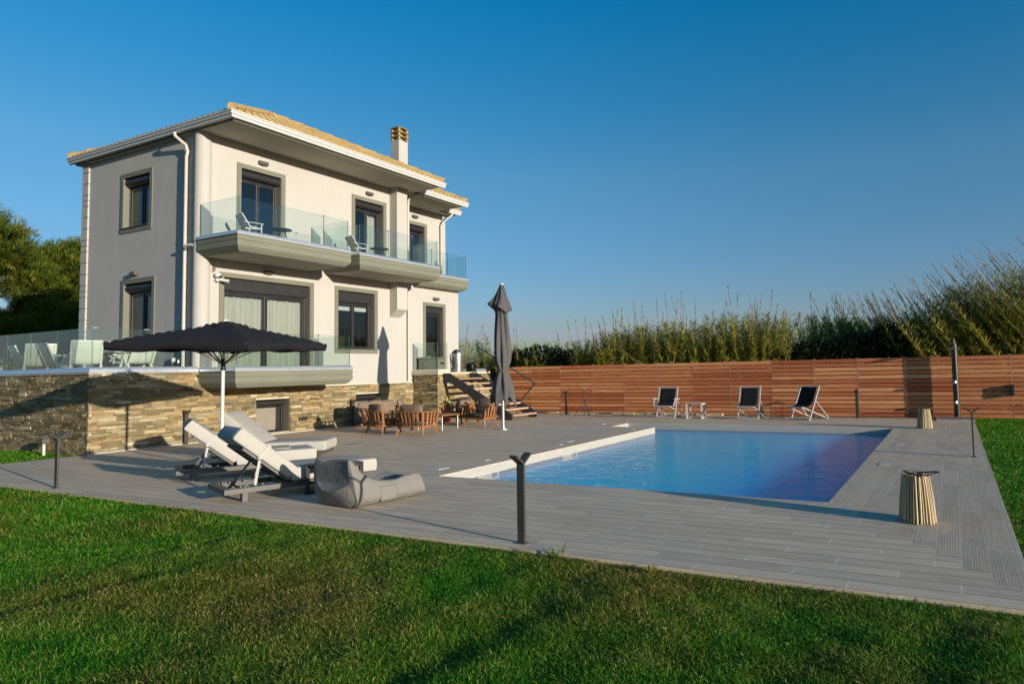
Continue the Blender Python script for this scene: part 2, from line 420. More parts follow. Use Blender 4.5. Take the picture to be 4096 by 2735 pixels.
REED = m_leaf('reed_leaf', [(0, (.11, .14, .018)), (.35, (.32, .31, .04)), (.7, (.56, .45, .09)), (1, (.74, .57, .2))], .5, .5)
REEDS = m_leaf('reed_stem', [(0, (.10, .11, .03)), (.5, (.22, .19, .07)), (1, (.38, .30, .14))], .6, .1)
PLUME = m_leaf('reed_plume', [(0, (.22, .17, .11)), (1, (.42, .34, .24))], .8, .4)
NEEDLE = m_leaf('pine_needle', [(0, (.022, .050, .006)), (.5, (.085, .125, .010)), (.85, (.18, .18, .016)), (1, (.28, .19, .04))], .6, .3)
BARK = simple('pine_bark', (.10, .07, .045), .9, var=.3, scale=8, bump=.6, bscale=14)
BUSH = m_leaf('bush_leaf', [(0, (.008, .014, .005)), (.6, (.022, .035, .01)), (1, (.05, .065, .02))], .6, .2)
GRASS = m_leaf('lawn_blade', [(0, (0.0121, 0.0871, 0.0026)), (.3, (0.0348, 0.2138, 0.0053)), (.55, (0.1045, 0.3010, 0.0119)), (.75, (0.2614, 0.3326, 0.0396)), (1, (0.5401, 0.4356, 0.1452))], .5, .45,
               patch=(.5, [(0, (0.0436, 0.0792, 0.0053)), (.3, (0.1133, 0.1584, 0.0119)), (.5, (0.2352, 0.2218, 0.0330)), (.7, (0.4182, 0.3247, 0.0858)), (1, (0.6098, 0.4594, 0.1848))]))
LUSH = m_leaf('lush_lawn_blade', [(0, (0.0121, 0.0871, 0.0026)), (.3, (0.0348, 0.2138, 0.0053)), (.55, (0.1045, 0.3010, 0.0119)), (.75, (0.2614, 0.3326, 0.0396)), (1, (0.5401, 0.4356, 0.1452))], .5, .45)

# ------------------------------------------------------------------ camera, world, sun
cam = bpy.data.cameras.new('camera'); camo = bpy.data.objects.new('camera', cam); col.objects.link(camo); sc.camera = camo
R = ((0.89353213, 0.44845113, -0.02217904), (-0.046917, 0.04412712, -0.99792364), (-0.44654129, 0.89271741, 0.06046898))
M = Matrix(((R[0][0], -R[1][0], -R[2][0]), (R[0][1], -R[1][1], -R[2][1]), (R[0][2], -R[1][2], -R[2][2])))
camo.matrix_world = Matrix.Translation((0, 0, 1.65)) @ M.to_4x4()
cam.sensor_width = 36; cam.lens = 2662.67 / 4096 * 36
cam.shift_x = (2048 - 2472.7) / 4096; cam.shift_y = -(1367.5 - 1310.17) / 4096
cam.clip_end = 4000; cam.clip_start = .05

SUN_EL = 8.7
sdir = Vector((-.979, .204, 0)).normalized() * math.cos(rad(SUN_EL)) + Vector((0, 0, -math.sin(rad(SUN_EL))))
sun = bpy.data.lights.new('sun', 'SUN'); so = bpy.data.objects.new('sun', sun); col.objects.link(so)
sun.energy = 3.6; sun.angle = rad(.55); sun.color = (1.0, .89, .735)
so.rotation_euler = sdir.to_track_quat('-Z', 'Y').to_euler(); so.location = (30, -6, 20)

w = bpy.data.worlds.new('World'); sc.world = w; w.use_nodes = True
nt = w.node_tree; nt.nodes.clear()
wo = nt.nodes.new('ShaderNodeOutputWorld'); bg = nt.nodes.new('ShaderNodeBackground'); sk = nt.nodes.new('ShaderNodeTexSky')
sk.sky_type = 'NISHITA'; sk.sun_disc = False; sk.sun_elevation = rad(SUN_EL); sk.sun_rotation = math.atan2(.979, -.204)
sk.altitude = 0; sk.air_density = 1.0; sk.dust_density = .6; sk.ozone_density = 3.0
hs = nt.nodes.new('ShaderNodeHueSaturation'); hs.inputs['Saturation'].default_value = 1.25
nt.links.new(sk.outputs[0], hs.inputs['Color'])
# a few thin pale clouds low over the horizon
tc = nt.nodes.new('ShaderNodeTexCoord'); mp = nt.nodes.new('ShaderNodeMapping'); mp.inputs['Scale'].default_value = (7, 7, 42)
nz = nt.nodes.new('ShaderNodeTexNoise'); nz.inputs['Scale'].default_value = 1.0; nz.inputs['Detail'].default_value = 5
nt.links.new(tc.outputs['Generated'], mp.inputs[0]); nt.links.new(mp.outputs[0], nz.inputs['Vector'])
sp = nt.nodes.new('ShaderNodeSeparateXYZ'); nt.links.new(tc.outputs['Generated'], sp.inputs[0])
cr = nt.nodes.new('ShaderNodeValToRGB'); cr.color_ramp.elements[0].position = .42; cr.color_ramp.elements[1].position = .62
nt.links.new(nz.outputs[0], cr.inputs[0])
el = nt.nodes.new('ShaderNodeValToRGB'); e = el.color_ramp.elements
e[0].position = .0; e[0].color = (.35, .35, .35, 1); e[1].position = .10; e[1].color = (0, 0, 0, 1)
q = e.new(.045); q.color = (1, 1, 1, 1); q = e.new(.075); q.color = (.35, .35, .35, 1)
nt.links.new(sp.outputs[2], el.inputs[0])
mm = nt.nodes.new('ShaderNodeMath'); mm.operation = 'MULTIPLY'; nt.links.new(cr.outputs[0], mm.inputs[0]); nt.links.new(el.outputs[0], mm.inputs[1])
m2 = nt.nodes.new('ShaderNodeMath'); m2.operation = 'MULTIPLY'; m2.inputs[1].default_value = .85; nt.links.new(mm.outputs[0], m2.inputs[0])
mx = nt.nodes.new('ShaderNodeMix'); mx.data_type = 'RGBA'; mx.inputs[7].default_value = (1.25, 1.35, 1.75, 1)
ab = nt.nodes.new('ShaderNodeMath'); ab.operation = 'ABSOLUTE'; nt.links.new(sp.outputs[2], ab.inputs[0])
tr_ = nt.nodes.new('ShaderNodeValToRGB'); te = tr_.color_ramp.elements
te[0].position = 0; te[0].color = (.35, .355, .45, 1); te[1].position = 1; te[1].color = (.14, .62, .64, 1)
for p_, c_ in ((.08, (.43, .40, .49)), (.276, (.70, .59, .545)), (.49, (.12, .655, .655))): q = te.new(p_); q.color = (*c_, 1)
nt.links.new(ab.outputs[0], tr_.inputs[0])
ml = nt.nodes.new('ShaderNodeMix'); ml.data_type = 'RGBA'; ml.blend_type = 'MULTIPLY'; ml.inputs[0].default_value = 1
nt.links.new(hs.outputs[0], ml.inputs[6]); nt.links.new(tr_.outputs[0], ml.inputs[7])
nt.links.new(m2.outputs[0], mx.inputs[0]); nt.links.new(ml.outputs[2], mx.inputs[6])
nt.links.new(mx.outputs[2], bg.inputs[0]); bg.inputs[1].default_value = .15
nt.links.new(bg.outputs[0], wo.inputs[0])
sc.view_settings.view_transform = 'Standard'; sc.view_settings.look = 'None'; sc.view_settings.exposure = .95; sc.view_settings.gamma = 1
try:
    sc.cycles.max_bounces = 10; sc.cycles.volume_bounces = 8; sc.cycles.transparent_max_bounces = 24; sc.cycles.caustics_reflective = False; sc.cycles.caustics_refractive = True; sc.cycles.sample_clamp_indirect = 4.0
except Exception: pass
# ------------------------------------------------------------------ setting: ground, deck, pool
PX0, PX1, PY0, PY1 = -7.4, -1.4, 8.285, 18.03           # pool, with a nook at its far left corner
NX0, NY0 = -8.75, 16.9
g = MB()
hx0, hx1, hy0, hy1 = -9.2, -1.1, 8.0, 18.4
for a in ((-900, hx0, -300, 900), (hx1, 600, -300, 900), (hx0, hx1, -300, hy0), (hx0, hx1, hy1, 900)):
    g.add([(a[0], a[2], -.08), (a[1], a[2], -.08), (a[1], a[3], -.08), (a[0], a[3], -.08)], [(0, 1, 2, 3)])
tag(g.build('ground', SOIL), kind='structure')
d = MB()
for a in ((-17.17, -1.4, 5.2, PY0), (-17.17, NX0, PY0, 21.3), (NX0, PX0, PY0, NY0), (NX0, -1.4, PY1, 21.3)):
    d.box(a[0], a[1], a[2], a[3], -.13, 0, 0)
for k in range(10):
    x0 = -1.4 + .2 * k; x1 = min(x0 + .2, .45); yk = PY0 - .325 * k; yf = min(PY1 + .3 * k, 21.2)
    if x1 - x0 < .01: continue
    if yk > 5.22: d.box(x0, x1, 5.2, yk, -.13, 0, 0)
    d.box(x0, x1, max(yk, 5.2), yf, -.13, 0, 1)
    if yf < 21.29: d.box(x0, x1, yf, 21.3, -.13, 0, 0)
tag(d.build('deck', [DECKX, DECKY]), kind='structure')
p = MB()
e_ = .005; poly = [(PX0 + e_, PY0 + e_), (PX1 - e_, PY0 + e_), (PX1 - e_, PY1 - e_), (NX0 + e_, PY1 - e_), (NX0 + e_, NY0 + e_), (PX0 + e_, NY0 + e_)]
n = len(poly); zt, zb = -.012, -1.5
for i in range(n):
    a, b = poly[i], poly[(i + 1) % n]
    p.add([(a[0], a[1], -.24), (b[0], b[1], -.24), (b[0], b[1], zt), (a[0], a[1], zt)], [(0, 1, 2, 3)])
    p.add([(a[0], a[1], zb), (b[0], b[1], zb), (b[0], b[1], -.24), (a[0], a[1], -.24)], [(0, 1, 2, 3)], 1)
p.add([(q[0], q[1], zb) for q in poly], [tuple(range(n))], 1)
tag(p.build('pool_basin', [LINER, PFLOOR]), kind='structure')
wp = [(q[0] + (.003 if i in (0, 3, 4, 5) else -.003), q[1] + (.003 if i in (0, 1, 4, 5) else -.003)) for i, q in enumerate(poly)]
p = MB(); p.add([(*q, -.16) for q in wp] + [(*q, -1.49) for q in wp], [tuple(range(n)), tuple(range(n, 2 * n))[::-1]] + [(i, n + i, n + (i + 1) % n, (i + 1) % n) for i in range(n)])
p.m = [0] + [1] * (n + 1)
tag(p.build('pool_water', [WATER, WATERS]), kind='structure')
k = MB(); x = -15.6
while x < -7.2:
    L_ = random.uniform(.40, .52); z = random.uniform(.035, .06); k.obox((x + L_ / 2, 21.52 + random.uniform(-.02, .02), z / 2 - .03), (L_ - .012, .13, z + .06), Matrix.Rotation(random.uniform(-.02, .02), 3, 'Z')); x += L_
tag(k.build('kerb', KERB, bevel=.008), kind='structure')

# ------------------------------------------------------------------ wall helpers
def facade(x): return lambda a, z, n: (x + n, a, z)               # wall looking to +X, a runs along Y
def sidewall(y): return lambda a, z, n: (a, y - n, z)             # wall looking to -Y, a runs along X
def pbox(mb, P, a0, a1, z0, z1, n0, n1, m=None, r=None):
    vs = [P(a, z, n_) for n_ in (n0, n1) for a, z in ((a0, z0), (a1, z0), (a1, z1), (a0, z1))]
    mb.add(vs, [(0, 3, 2, 1), (4, 5, 6, 7), (0, 1, 5, 4), (1, 2, 6, 5), (2, 3, 7, 6), (3, 0, 4, 7)], m, r)
def wall_with_openings(mb, P, a0, a1, z0, z1, holes, th=.245, m=0, mrev=1, min_=2):
    A = sorted({a0, a1, *[h[0] for h in holes], *[h[1] for h in holes]}); Z = sorted({z0, z1, *[h[2] for h in holes], *[h[3] for h in holes]})
    A = [q for q in A if a0 <= q <= a1]; Z = [q for q in Z if z0 <= q <= z1]
    for i in range(len(A) - 1):
        for j in range(len(Z) - 1):
            ca, cz = (A[i] + A[i + 1]) / 2, (Z[j] + Z[j + 1]) / 2
            if any(h[0] < ca < h[1] and h[2] < cz < h[3] for h in holes): continue
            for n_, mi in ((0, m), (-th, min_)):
                mb.add([P(A[i], Z[j], n_), P(A[i + 1], Z[j], n_), P(A[i + 1], Z[j + 1], n_), P(A[i], Z[j + 1], n_)], [(0, 1, 2, 3)], mi)
    for h in holes:
        b0, b1, y0, y1 = h[:4]
        for s_, e_ in (((b0, y0), (b1, y0)), ((b1, y0), (b1, y1)), ((b1, y1), (b0, y1)), ((b0, y1), (b0, y0))):
            mb.add([P(*s_, 0), P(*e_, 0), P(*e_, -th), P(*s_, -th)], [(0, 1, 2, 3)], mrev)
def curtain_mesh(mb, P, a0, a1, z0, z1, n0, pitch=.17, amp=.035):
    N = max(8, int((a1 - a0) / pitch * 8)); ph = random.uniform(0, 6)
    rows = []
    for z, k_ in ((z1, .75), (z0 + (z1 - z0) * .5, 1.0), (z0, 1.15)):
        rows.append([P(a0 + (a1 - a0) * i / N, z, n0 + k_ * amp * (math.sin(2 * math.pi * (a0 + (a1 - a0) * i / N) / pitch + ph) + .5 * math.sin(3.1 * i / N * 6 + ph))) for i in range(N + 1)])
    mb.grid(rows)
def window(H, P, a0, a1, z0, z1, panes=2, roll=True, sill=False, curtain=None, blind=None, trim=.13, depth=.17, handle=False, box_h=.24):
    """one glazed unit: frame (part) > pane, shutter box, trim, sill, curtain"""
    off = W(H); f = MB(off); fw = .06; zt = z1 - box_h
    pbox(f, P, a0, a0 + fw, z0, zt, -depth - .07, -depth); pbox(f, P, a1 - fw, a1, z0, zt, -depth - .07, -depth)
    pbox(f, P, a0 + fw, a1 - fw, z0, z0 + fw, -depth - .07, -depth); pbox(f, P, a0 + fw, a1 - fw, zt - fw, zt, -depth - .07, -depth)
    pbox(f, P, a0, a0 + .035, z0, zt, -depth + .003, -depth + .035); pbox(f, P, a1 - .035, a1, z0, zt, -depth + .003, -depth + .035)
    w_ = (a1 - a0 - 2 * fw) / panes; rects = []
    for i in range(panes):
        l0, l1 = a0 + fw + w_ * i, a0 + fw + w_ * (i + 1); s_ = .055; dn = .0 if i % 2 else .02
        for q in ((l0 + .002, l0 + s_, z0 + fw, zt - fw), (l1 - s_, l1 - .002, z0 + fw, zt - fw)): pbox(f, P, *q, -depth - .06 + dn, -depth - .004 + dn)
        pbox(f, P, l0 + s_, l1 - s_, z0 + fw, z0 + fw + s_, -depth - .058 + dn, -depth - .006 + dn); pbox(f, P, l0 + s_, l1 - s_, zt - fw - s_, zt - fw, -depth - .058 + dn, -depth - .006 + dn)
        rects.append((l0 + s_, l1 - s_, z0 + fw + s_, zt - fw - s_, dn))
    if handle: pbox(f, P, a0 + fw + w_ - .03, a0 + fw + w_ + .01, z0 + 1.0, z0 + 1.16, -depth + .018, -depth + .05)
    fo = f.build('window', FRAME, H, bevel=.004)
    for r_ in rects:
        m = MB(off); pbox(m, P, *r_[:4], -depth - .045 + r_[4], -depth - .03 + r_[4]); m.build('pane', PANE, fo)
    m = MB(off)
    if roll:
        prof = []
        for k_ in range(9):
            t = math.pi / 2 * k_ / 8; prof.append((-.10 + .095 * math.cos(t - math.pi / 2 + math.pi / 2) if False else -.11 + .105 * math.sin(math.pi * k_ / 8), z1 - .004 - (box_h - .01) * (1 - math.cos(math.pi * k_ / 8)) / 2))
        prof = [(-depth - .06, z1 - .004)] + prof + [(-depth - .06, z1 - box_h + .006)]
        rows = [[P(a, z, n_) for n_, z in prof] for a in (a0 + .012, a1 - .012)]
        k_ = len(prof); m.add([q for r_ in rows for q in r_], [(j, (j + 1) % k_, k_ + (j + 1) % k_, k_ + j) for j in range(k_)] + [tuple(range(k_))[::-1], tuple(range(k_, 2 * k_))])
        m.build('shutter_box', SHUT, fo, smooth=40)
    else:
        pbox(m, P, a0 + .008, a1 - .008, z1 - box_h + .004, z1 - .004, -depth - .06, -.10); m.build('shutter_box', SHUT, fo, bevel=.006)
    m = MB(off); t0, t1 = .022, -.002
    zb = z0 - trim if sill else z0
    pbox(m, P, a0 - trim, a0 - .004, zb, z1 + trim, t1, t0); pbox(m, P, a1 + .004, a1 + trim, zb, z1 + trim, t1, t0); pbox(m, P, a0 - .004, a1 + .004, z1 + .004, z1 + trim, t1, t0)
    if sill: pbox(m, P, a0 - .004, a1 + .004, z0 - trim, z0 - .004, t1, t0)
    m.build('trim', TRIM, fo)
    if sill:
        m = MB(off); pbox(m, P, a0 - .05, a1 + .05, z0 - .003, z0 + .022, -depth + .037, .055); m.build('sill', LAMPM, fo, bevel=.004)
    if curtain:
        for c0, c1 in curtain:
            m = MB(off); curtain_mesh(m, P, a0 + (a1 - a0) * c0, a0 + (a1 - a0) * c1, z0 + .05, zt - .02, -depth - .17); m.build('curtain', CURT, fo, smooth=True)
    if blind:
        m = MB(off); pbox(m, P, a0 + fw, a1 - fw, zt - blind, zt - .03, -depth - .13, -depth - .12); m.build('blind', BLIND, fo)
    return fo
def glass_panel(name, p0, p1, z0, z1, parent, off, th=.014):
    p0, p1 = Vector((*p0, 0)), Vector((*p1, 0)); d_ = (p1 - p0).normalized(); n_ = Vector((d_.y, -d_.x, 0)) * th / 2
    p0 = p0 + d_ * .004; p1 = p1 - d_ * .004
    vs = [(*(q + s_ * n_).xy, z) for z in (z0, z1) for q, s_ in ((p0, 1), (p1, 1), (p1, -1), (p0, -1))]
    m = MB(off); m.add(vs, [(0, 1, 5, 4), (2, 3, 7, 6), (0, 3, 2, 1), (4, 5, 6, 7), (1, 2, 6, 5), (3, 0, 4, 7)], 0); m.m = [0, 0, 1, 1, 1, 1]
    return m.build(name, [GLASS, GEDGE], parent)
def coping_profile(zs, h=.115):
    return [(-.17, zs + .015), (.004, zs + .015), (.008, zs + h * .45), (-.006, zs + h * .75), (-.035, zs + h * .94), (-.07, zs + h), (-.17, zs + h)]
def strip_profile(zs): return [(-.15, zs - .002), (.035, zs - .002), (.035, zs + .013), (-.15, zs + .013)]

# ------------------------------------------------------------------ the house
H = thing('villa', 'two storey cream villa with yellow tiled roof, olive trim and glass balconies', 'house', (-20.3, 15.6, 0))
o = W(H)
XF, YL, XF2, ZS = -17.3, 10.5, -18.5, 8.08
FP, FP2, LP = facade(XF), facade(XF2), sidewall(YL)
m = MB(o)
up = [(11.55, 12.77, 5.24, 7.39), (15.46, 16.68, 5.24, 7.39)]
lo = [(11.10, 13.77, 1.72, 4.31), (14.80, 16.29, 2.44, 4.31), (18.72, 19.66, 1.66, 4.10)]
wall_with_openings(m, FP, 10.56, 17.9, 4.6, ZS, up)
wall_with_openings(m, FP, 10.56, 20.55, 1.0, 4.6, lo)
m.box(-23.08, -22.98, 10.8, 20.5, 1.63, 4.6, 2); m.box(-23.08, -22.98, 10.8, 21.1, 4.96, 8.0, 2); m.box(-18.6, -17.3, 17.9, 20.55, 4.60, 4.79, 0); m.box(-17.5, -17.3, 17.88, 17.9, 4.60, 4.79, 0)  # near-black rear linings added so the rooms show no sunlight
wall_with_openings(m, FP2, 17.9, 21.2, 4.6, ZS, [(18.82, 19.98, 5.24, 7.39)])
wall_with_openings(m, LP, -23.1, -17.40, 1.0, ZS, [(-20.96, -19.68, 5.90, 7.36), (-20.84, -19.48, 1.72, 4.31)], m=3)
for v in ([(-23.1, 10.5), (-23.1, 21.2)], [(-23.1, 21.2), (-18.5, 21.2)], ):
    (ax, ay), (bx, by) = v; m.add([(ax, ay, 4.6), (bx, by, 4.6), (bx, by, ZS), (ax, ay, ZS)], [(0, 1, 2, 3)], 0)
m.add([(-23.1, 10.5, 0), (-23.1, 20.55, 0), (-23.1, 20.55, 4.6), (-23.1, 10.5, 4.6)], [(0, 1, 2, 3)], 0)
m.add([(-23.1, 20.55, 0), (-17.3, 20.55, 0), (-17.3, 20.55, 4.6), (-23.1, 20.55, 4.6)], [(0, 1, 2, 3)], 0)
m.add([(-18.5, 17.9, 4.6), (-17.3, 17.9, 4.6), (-17.3, 17.9, ZS), (-18.5, 17.9, ZS)], [(0, 1, 2, 3)], 0)
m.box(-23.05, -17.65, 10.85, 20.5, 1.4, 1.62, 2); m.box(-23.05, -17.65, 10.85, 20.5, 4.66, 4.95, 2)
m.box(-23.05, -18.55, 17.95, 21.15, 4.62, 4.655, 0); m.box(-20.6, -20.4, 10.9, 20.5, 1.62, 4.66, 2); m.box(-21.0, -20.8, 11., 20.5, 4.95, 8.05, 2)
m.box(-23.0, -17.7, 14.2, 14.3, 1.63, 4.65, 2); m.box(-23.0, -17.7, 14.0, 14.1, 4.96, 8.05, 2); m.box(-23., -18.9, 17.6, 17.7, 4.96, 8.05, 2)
m.build('wall', [WALL, TRIM, ROOM, WALL2], H, recalc=False)
m = MB(o); m.lathe([(.2, 1.4), (.2, ZS)], (-17.44, 10.585), 40); m.build('corner_column', WALL, H, smooth=40)
m = MB(o); m.box(-17.31, -16.95, 16.97, 17.46, 4.9, ZS + .002); m.build('pilaster', WALL, H, bevel=.012)
m = MB(o)
m.add([(-17.29, 16.97, 4.79), (-16.95, 16.97, 4.79), (-16.95, 17.46, 4.79), (-17.29, 17.46, 4.79), (-17.29, 16.97, 3.58), (-16.95, 16.97, 3.83), (-16.95, 17.46, 3.83), (-17.29, 17.46, 3.58)],
      [(0, 1, 2, 3), (7, 6, 5, 4), (0, 4, 5, 1), (1, 5, 6, 2), (2, 6, 7, 3), (3, 7, 4, 0)])
m.build('corbel', WALL, H, bevel=.012)
m = MB(o); z = 1.7; i = 0
while z < 7.95:
    h = (.34, .34, .34, .17, .17)[i % 5]; i += 1
    m.box(-23.14, -22.80, 10.455, 10.80, z + .012, min(z + h - .012, 8.05)); z += h
m.box(-23.12, -22.82, 10.475, 10.78, 1.6, 8.06); m.build('quoin', WALL2, H, bevel=.01)
# windows
window(H, FP, *up[0], roll=True, handle=True, curtain=None)
window(H, FP, *up[1], roll=True, handle=True, curtain=[(.55, .95)])
window(H, FP2, 18.82, 19.98, 5.24, 7.39, roll=True, curtain=[(.08, .45)])
window(H, FP, *lo[0], roll=False, curtain=[(.02, .5), (.5, .98)], depth=.16, box_h=.34)
window(H, FP, *lo[1], roll=False, sill=True, blind=.26, box_h=.34)
window(H, FP, *lo[2], panes=1, roll=False, box_h=.26)
window(H, LP, -20.96, -19.68, 5.90, 7.36, roll=True, sill=True)
window(H, LP, -20.84, -19.48, 1.72, 4.31, roll=True)
# eaves: soffit, cornice, gutter
m = MB(o)
m.box(-23.32, -15.89, 10.39, 17.79, ZS, 8.16); m.box(-23.32, -17.02, 17.79, 20.38, ZS, 8.16); m.box(-23.32, -18.17, 20.38, 21.38, ZS, 8.16)
m.build('soffit', SOFF, H)
cor = [(-.1, ZS + .004), (0, ZS + .004), (.012, ZS + .012), (.012, ZS + .026), (.035, ZS + .036), (.035, ZS + .052), (.062, ZS + .062), (.062, ZS + .13), (-.1, ZS + .13)]
m = MB(o); m.sweep(cor, [(-23.34, 10.38), (-15.88, 10.38), (-15.88, 17.8), (-17.01, 17.8), (-17.01, 20.39), (-18.16, 20.39), (-18.16, 21.39), (-23.3, 21.39)])
m.build('cornice', FASC, H)
gp = [(.064, 8.115), (.10, 8.112), (.125, 8.125), (.135, 8.17), (.165, 8.20), (.175, 8.25), (.195, 8.258), (.195, 8.285), (.064, 8.285)]
for nm, pth in (('g', [(-23.5, 10.38), (-15.88, 10.38), (-15.88, 18.06)]), ('g', [(-17.01, 17.85), (-17.01, 20.68)]), ('g', [(-18.16, 20.5), (-18.16, 21.62)])):
    m = MB(o); m.sweep(gp, pth); m.build('gutter', GUTW, H, smooth=25)
# roof tiles
def roof_hip(mb, x0, x1, y0, y1, z0, s_=.475):
    Wd, Ln = x1 - x0, y1 - y0
    faces = [((x1, y0), (0, 1), (-1, 0), Ln), ((x0, y1), (0, -1), (1, 0), Ln), ((x0, y0), (1, 0), (0, 1), Wd), ((x1, y1), (-1, 0), (0, -1), Wd)]
    half = min(Wd, Ln) / 2
    for (ox, oy), (ux, uy), (nx, ny), L_ in faces:
        pitch, course, du = .225, .36, .0375
        ds = [0.0]; c_ = 0
        while ds[-1] < half:
            c_ += 1; ds += [min(c_ * course - .004, half), min(c_ * course + .004, half)]
            if c_ * course >= half: break
        N = int(L_ / du); rows = []; keep = []
        for j, d_ in enumerate(ds):
            stp = .045 * (1 - ((d_ + 1e-6) % course) / course); row = []
            for i in range(N + 1):
                u = L_ * i / N; uc = min(max(u, d_), max(L_ - d_, d_))
                wv = .038 * (.5 + .5 * math.cos(2 * math.pi * u / pitch)) ** .8
                row.append((ox + ux * uc + nx * d_, oy + uy * uc + ny * d_, z0 + s_ * d_ + wv + stp - .03))
            rows.append(row)
        mb.grid(rows)
        # closed tile ends at the eave
        mb.grid([[(a, b, z0 - .035) for a, b, c in rows[0]], rows[0]])
    # hip caps
    cap = []
    for cx, cy, dx, dy in ((x1, y0, -1, 1), (x1, y1, -1, -1), (x0, y0, 1, 1), (x0, y1, 1, -1)):
        nseg = int(half / .3)
        for i in range(nseg):
            a, b = i * half / nseg, (i + 1.12) * half / nseg
            mb.tube([(cx + dx * a, cy + dy * a, z0 + s_ * a + .055), (cx + dx * b, cy + dy * b, z0 + s_ * b + .035)], [.105, .085], 10)
    if Ln > Wd: mb.tube([((x0 + x1) / 2, y0 + half, z0 + s_ * half + .05), ((x0 + x1) / 2, y1 - half, z0 + s_ * half + .05)], .11, 10)
    else: mb.tube([(x0 + half, (y0 + y1) / 2, z0 + s_ * half + .05), (x1 - half, (y0 + y1) / 2, z0 + s_ * half + .05)], .11, 10)
m = MB(o); roof_hip(m, -23.45, -15.74, 10.24, 18.0, 8.305); roof_hip(m, -23.41, -16.88, 12.6, 20.62, 8.303); roof_hip(m, -23.37, -18.03, 14.2, 21.55, 8.301)
ro = m.build('roof', TILEC, H, smooth=35, recalc=False)
m = MB(o); m.box(-17.88, -17.5, 17.62, 18.06, 8.3, 10.06); ch = m.build('chimney', WALL, H, bevel=.01)
m = MB(o); z = 10.06
for i in range(3):
    for sx in (0, 1):
        for sy in (0, 1):
            cx, cy = (-17.85, -17.53)[sx], (17.65, 18.03)[sy]
            m.bar((cx, cy, z), (cx, cy, z + .125), .085, .085, w2=.06, h2=.06)
    m.add([(-17.92 + e, 17.58 + f, zz) for zz, e, f in ((z + .125, 0, 0),)] + [(-17.46, 17.58, z + .125), (-17.46, 18.10, z + .125), (-17.92, 18.10, z + .125), (-17.88, 17.62, z + .165), (-17.50, 17.62, z + .165), (-17.50, 18.06, z + .165), (-17.88, 18.06, z + .165)],
          [(0, 3, 2, 1), (4, 5, 6, 7), (0, 1, 5, 4), (1, 2, 6, 5), (2, 3, 7, 6), (3, 0, 4, 7)]); z += .165
m.box(-17.75, -17.62, 17.74, 17.94, 10.06, 10.5)
m.build('chimney_cap', TILEC, ch)
# downpipes
for pts in ([(-18.1, 10.22, 8.12), (-18.08, 10.23, 8.02), (-17.88, 10.40, 7.78), (-17.86, 10.43, 7.62), (-17.92, 10.435, 7.5), (-17.92, 10.435, 1.8)],
            [(-16.9, 18.1, 8.12), (-16.92, 18.05, 8.06), (-17.12, 17.86, 8.0), (-17.21, 17.80, 7.88), (-17.235, 17.79, 7.66), (-17.235, 17.79, 1.38)],
            [(-18.07, 21.15, 8.12), (-18.1, 21.1, 8.02), (-18.36, 20.9, 7.75), (-18.43, 20.86, 7.6), (-18.43, 20.86, 5.2)]):
    m = MB(o); m.tube(pts, .043, 10)
    for z in (6.4, 4.2, 3.0, 5.3):
        if pts[-1][2] < z: m.lathe([(.052, z), (.052, z + .03)], pts[-1][:2], 10)
    m.build('downpipe', PIPE, H, smooth=40)
m = MB(o); m.tube([(-17.88, 10.42, 5.0), (-17.8, 10.37, 5.02), (-17.72, 10.33, 5.08), (-17.6, 10.36, 5.10), (-17.5, 10.40, 5.08)], .03, 8); m.build('drain_spout', PIPE, H, smooth=40)
# balconies
def balcony(wx, xf, y0, y1, zs, joints, gtop, zwall0=None, slab_m=SOFF):
    b = MB(o); path = [(wx, y0), (xf, y0), (xf, y1), (wx, y1)]
    prof = [(-.2, zs - .004), (0, zs - .004), (0, zs - .13), (-.012, zs - .137), (-.012, zs - .15), (0, zs - .157), (0, zs - .29), (-.03, zs - .302), (-.03, zs - .33), (-.065, zs - .355), (-.065, zs - .372), (-.10, zs - .39), (-.10, zs - .405), (-.13, zs - .42), (-.2, zs - .42)]
    b.sweep(prof, path, m=0); b.box(wx + .005, xf - .195, y0 + .195, y1 - .195, zs - .415, zs + .03, 1)
    bo = b.build('balcony', [FASC, slab_m], H)
    c = MB(o); c.sweep(coping_profile(zs), path); c.build('coping', COP, bo, smooth=30)
    c = MB(o); c.sweep(strip_profile(zs), path); c.build('drip_strip', WSTRIP, bo)
    gx, ga, gb_ = xf - .06, y0 + .06, y1 - .06; z0 = zs + .10
    glass_panel('glass_panel', (wx + .03, ga), (gx - .012, ga), z0, gtop, bo, o)
    ys = [ga] + joints + [gb_]
    for i in range(len(ys) - 1): glass_panel('glass_panel', (gx, ys[i]), (gx, ys[i + 1]), z0, gtop, bo, o)
    glass_panel('glass_panel', (gx - .012, gb_), (wx + .03, gb_), z0, gtop, bo, o)
    for y in joints:
        c = MB(o); c.box(gx - .02, gx + .02, y - .03, y + .03, gtop - .015, gtop + .008); c.build('clip', STEEL, bo)
    return bo
balcony(-17.3, -15.66, 10.38, 13.86, 5.19, [12.95], 6.13)
balcony(-17.3, -15.66, 14.18, 17.66, 5.19, [15.36, 16.42], 6.13)
balcony(-18.5, -16.87, 17.95, 20.63, 5.19, [18.65, 19.5], 6.13)
balcony(-17.3, -15.74, 10.42, 14.0, 1.785, [12.85], 2.76)

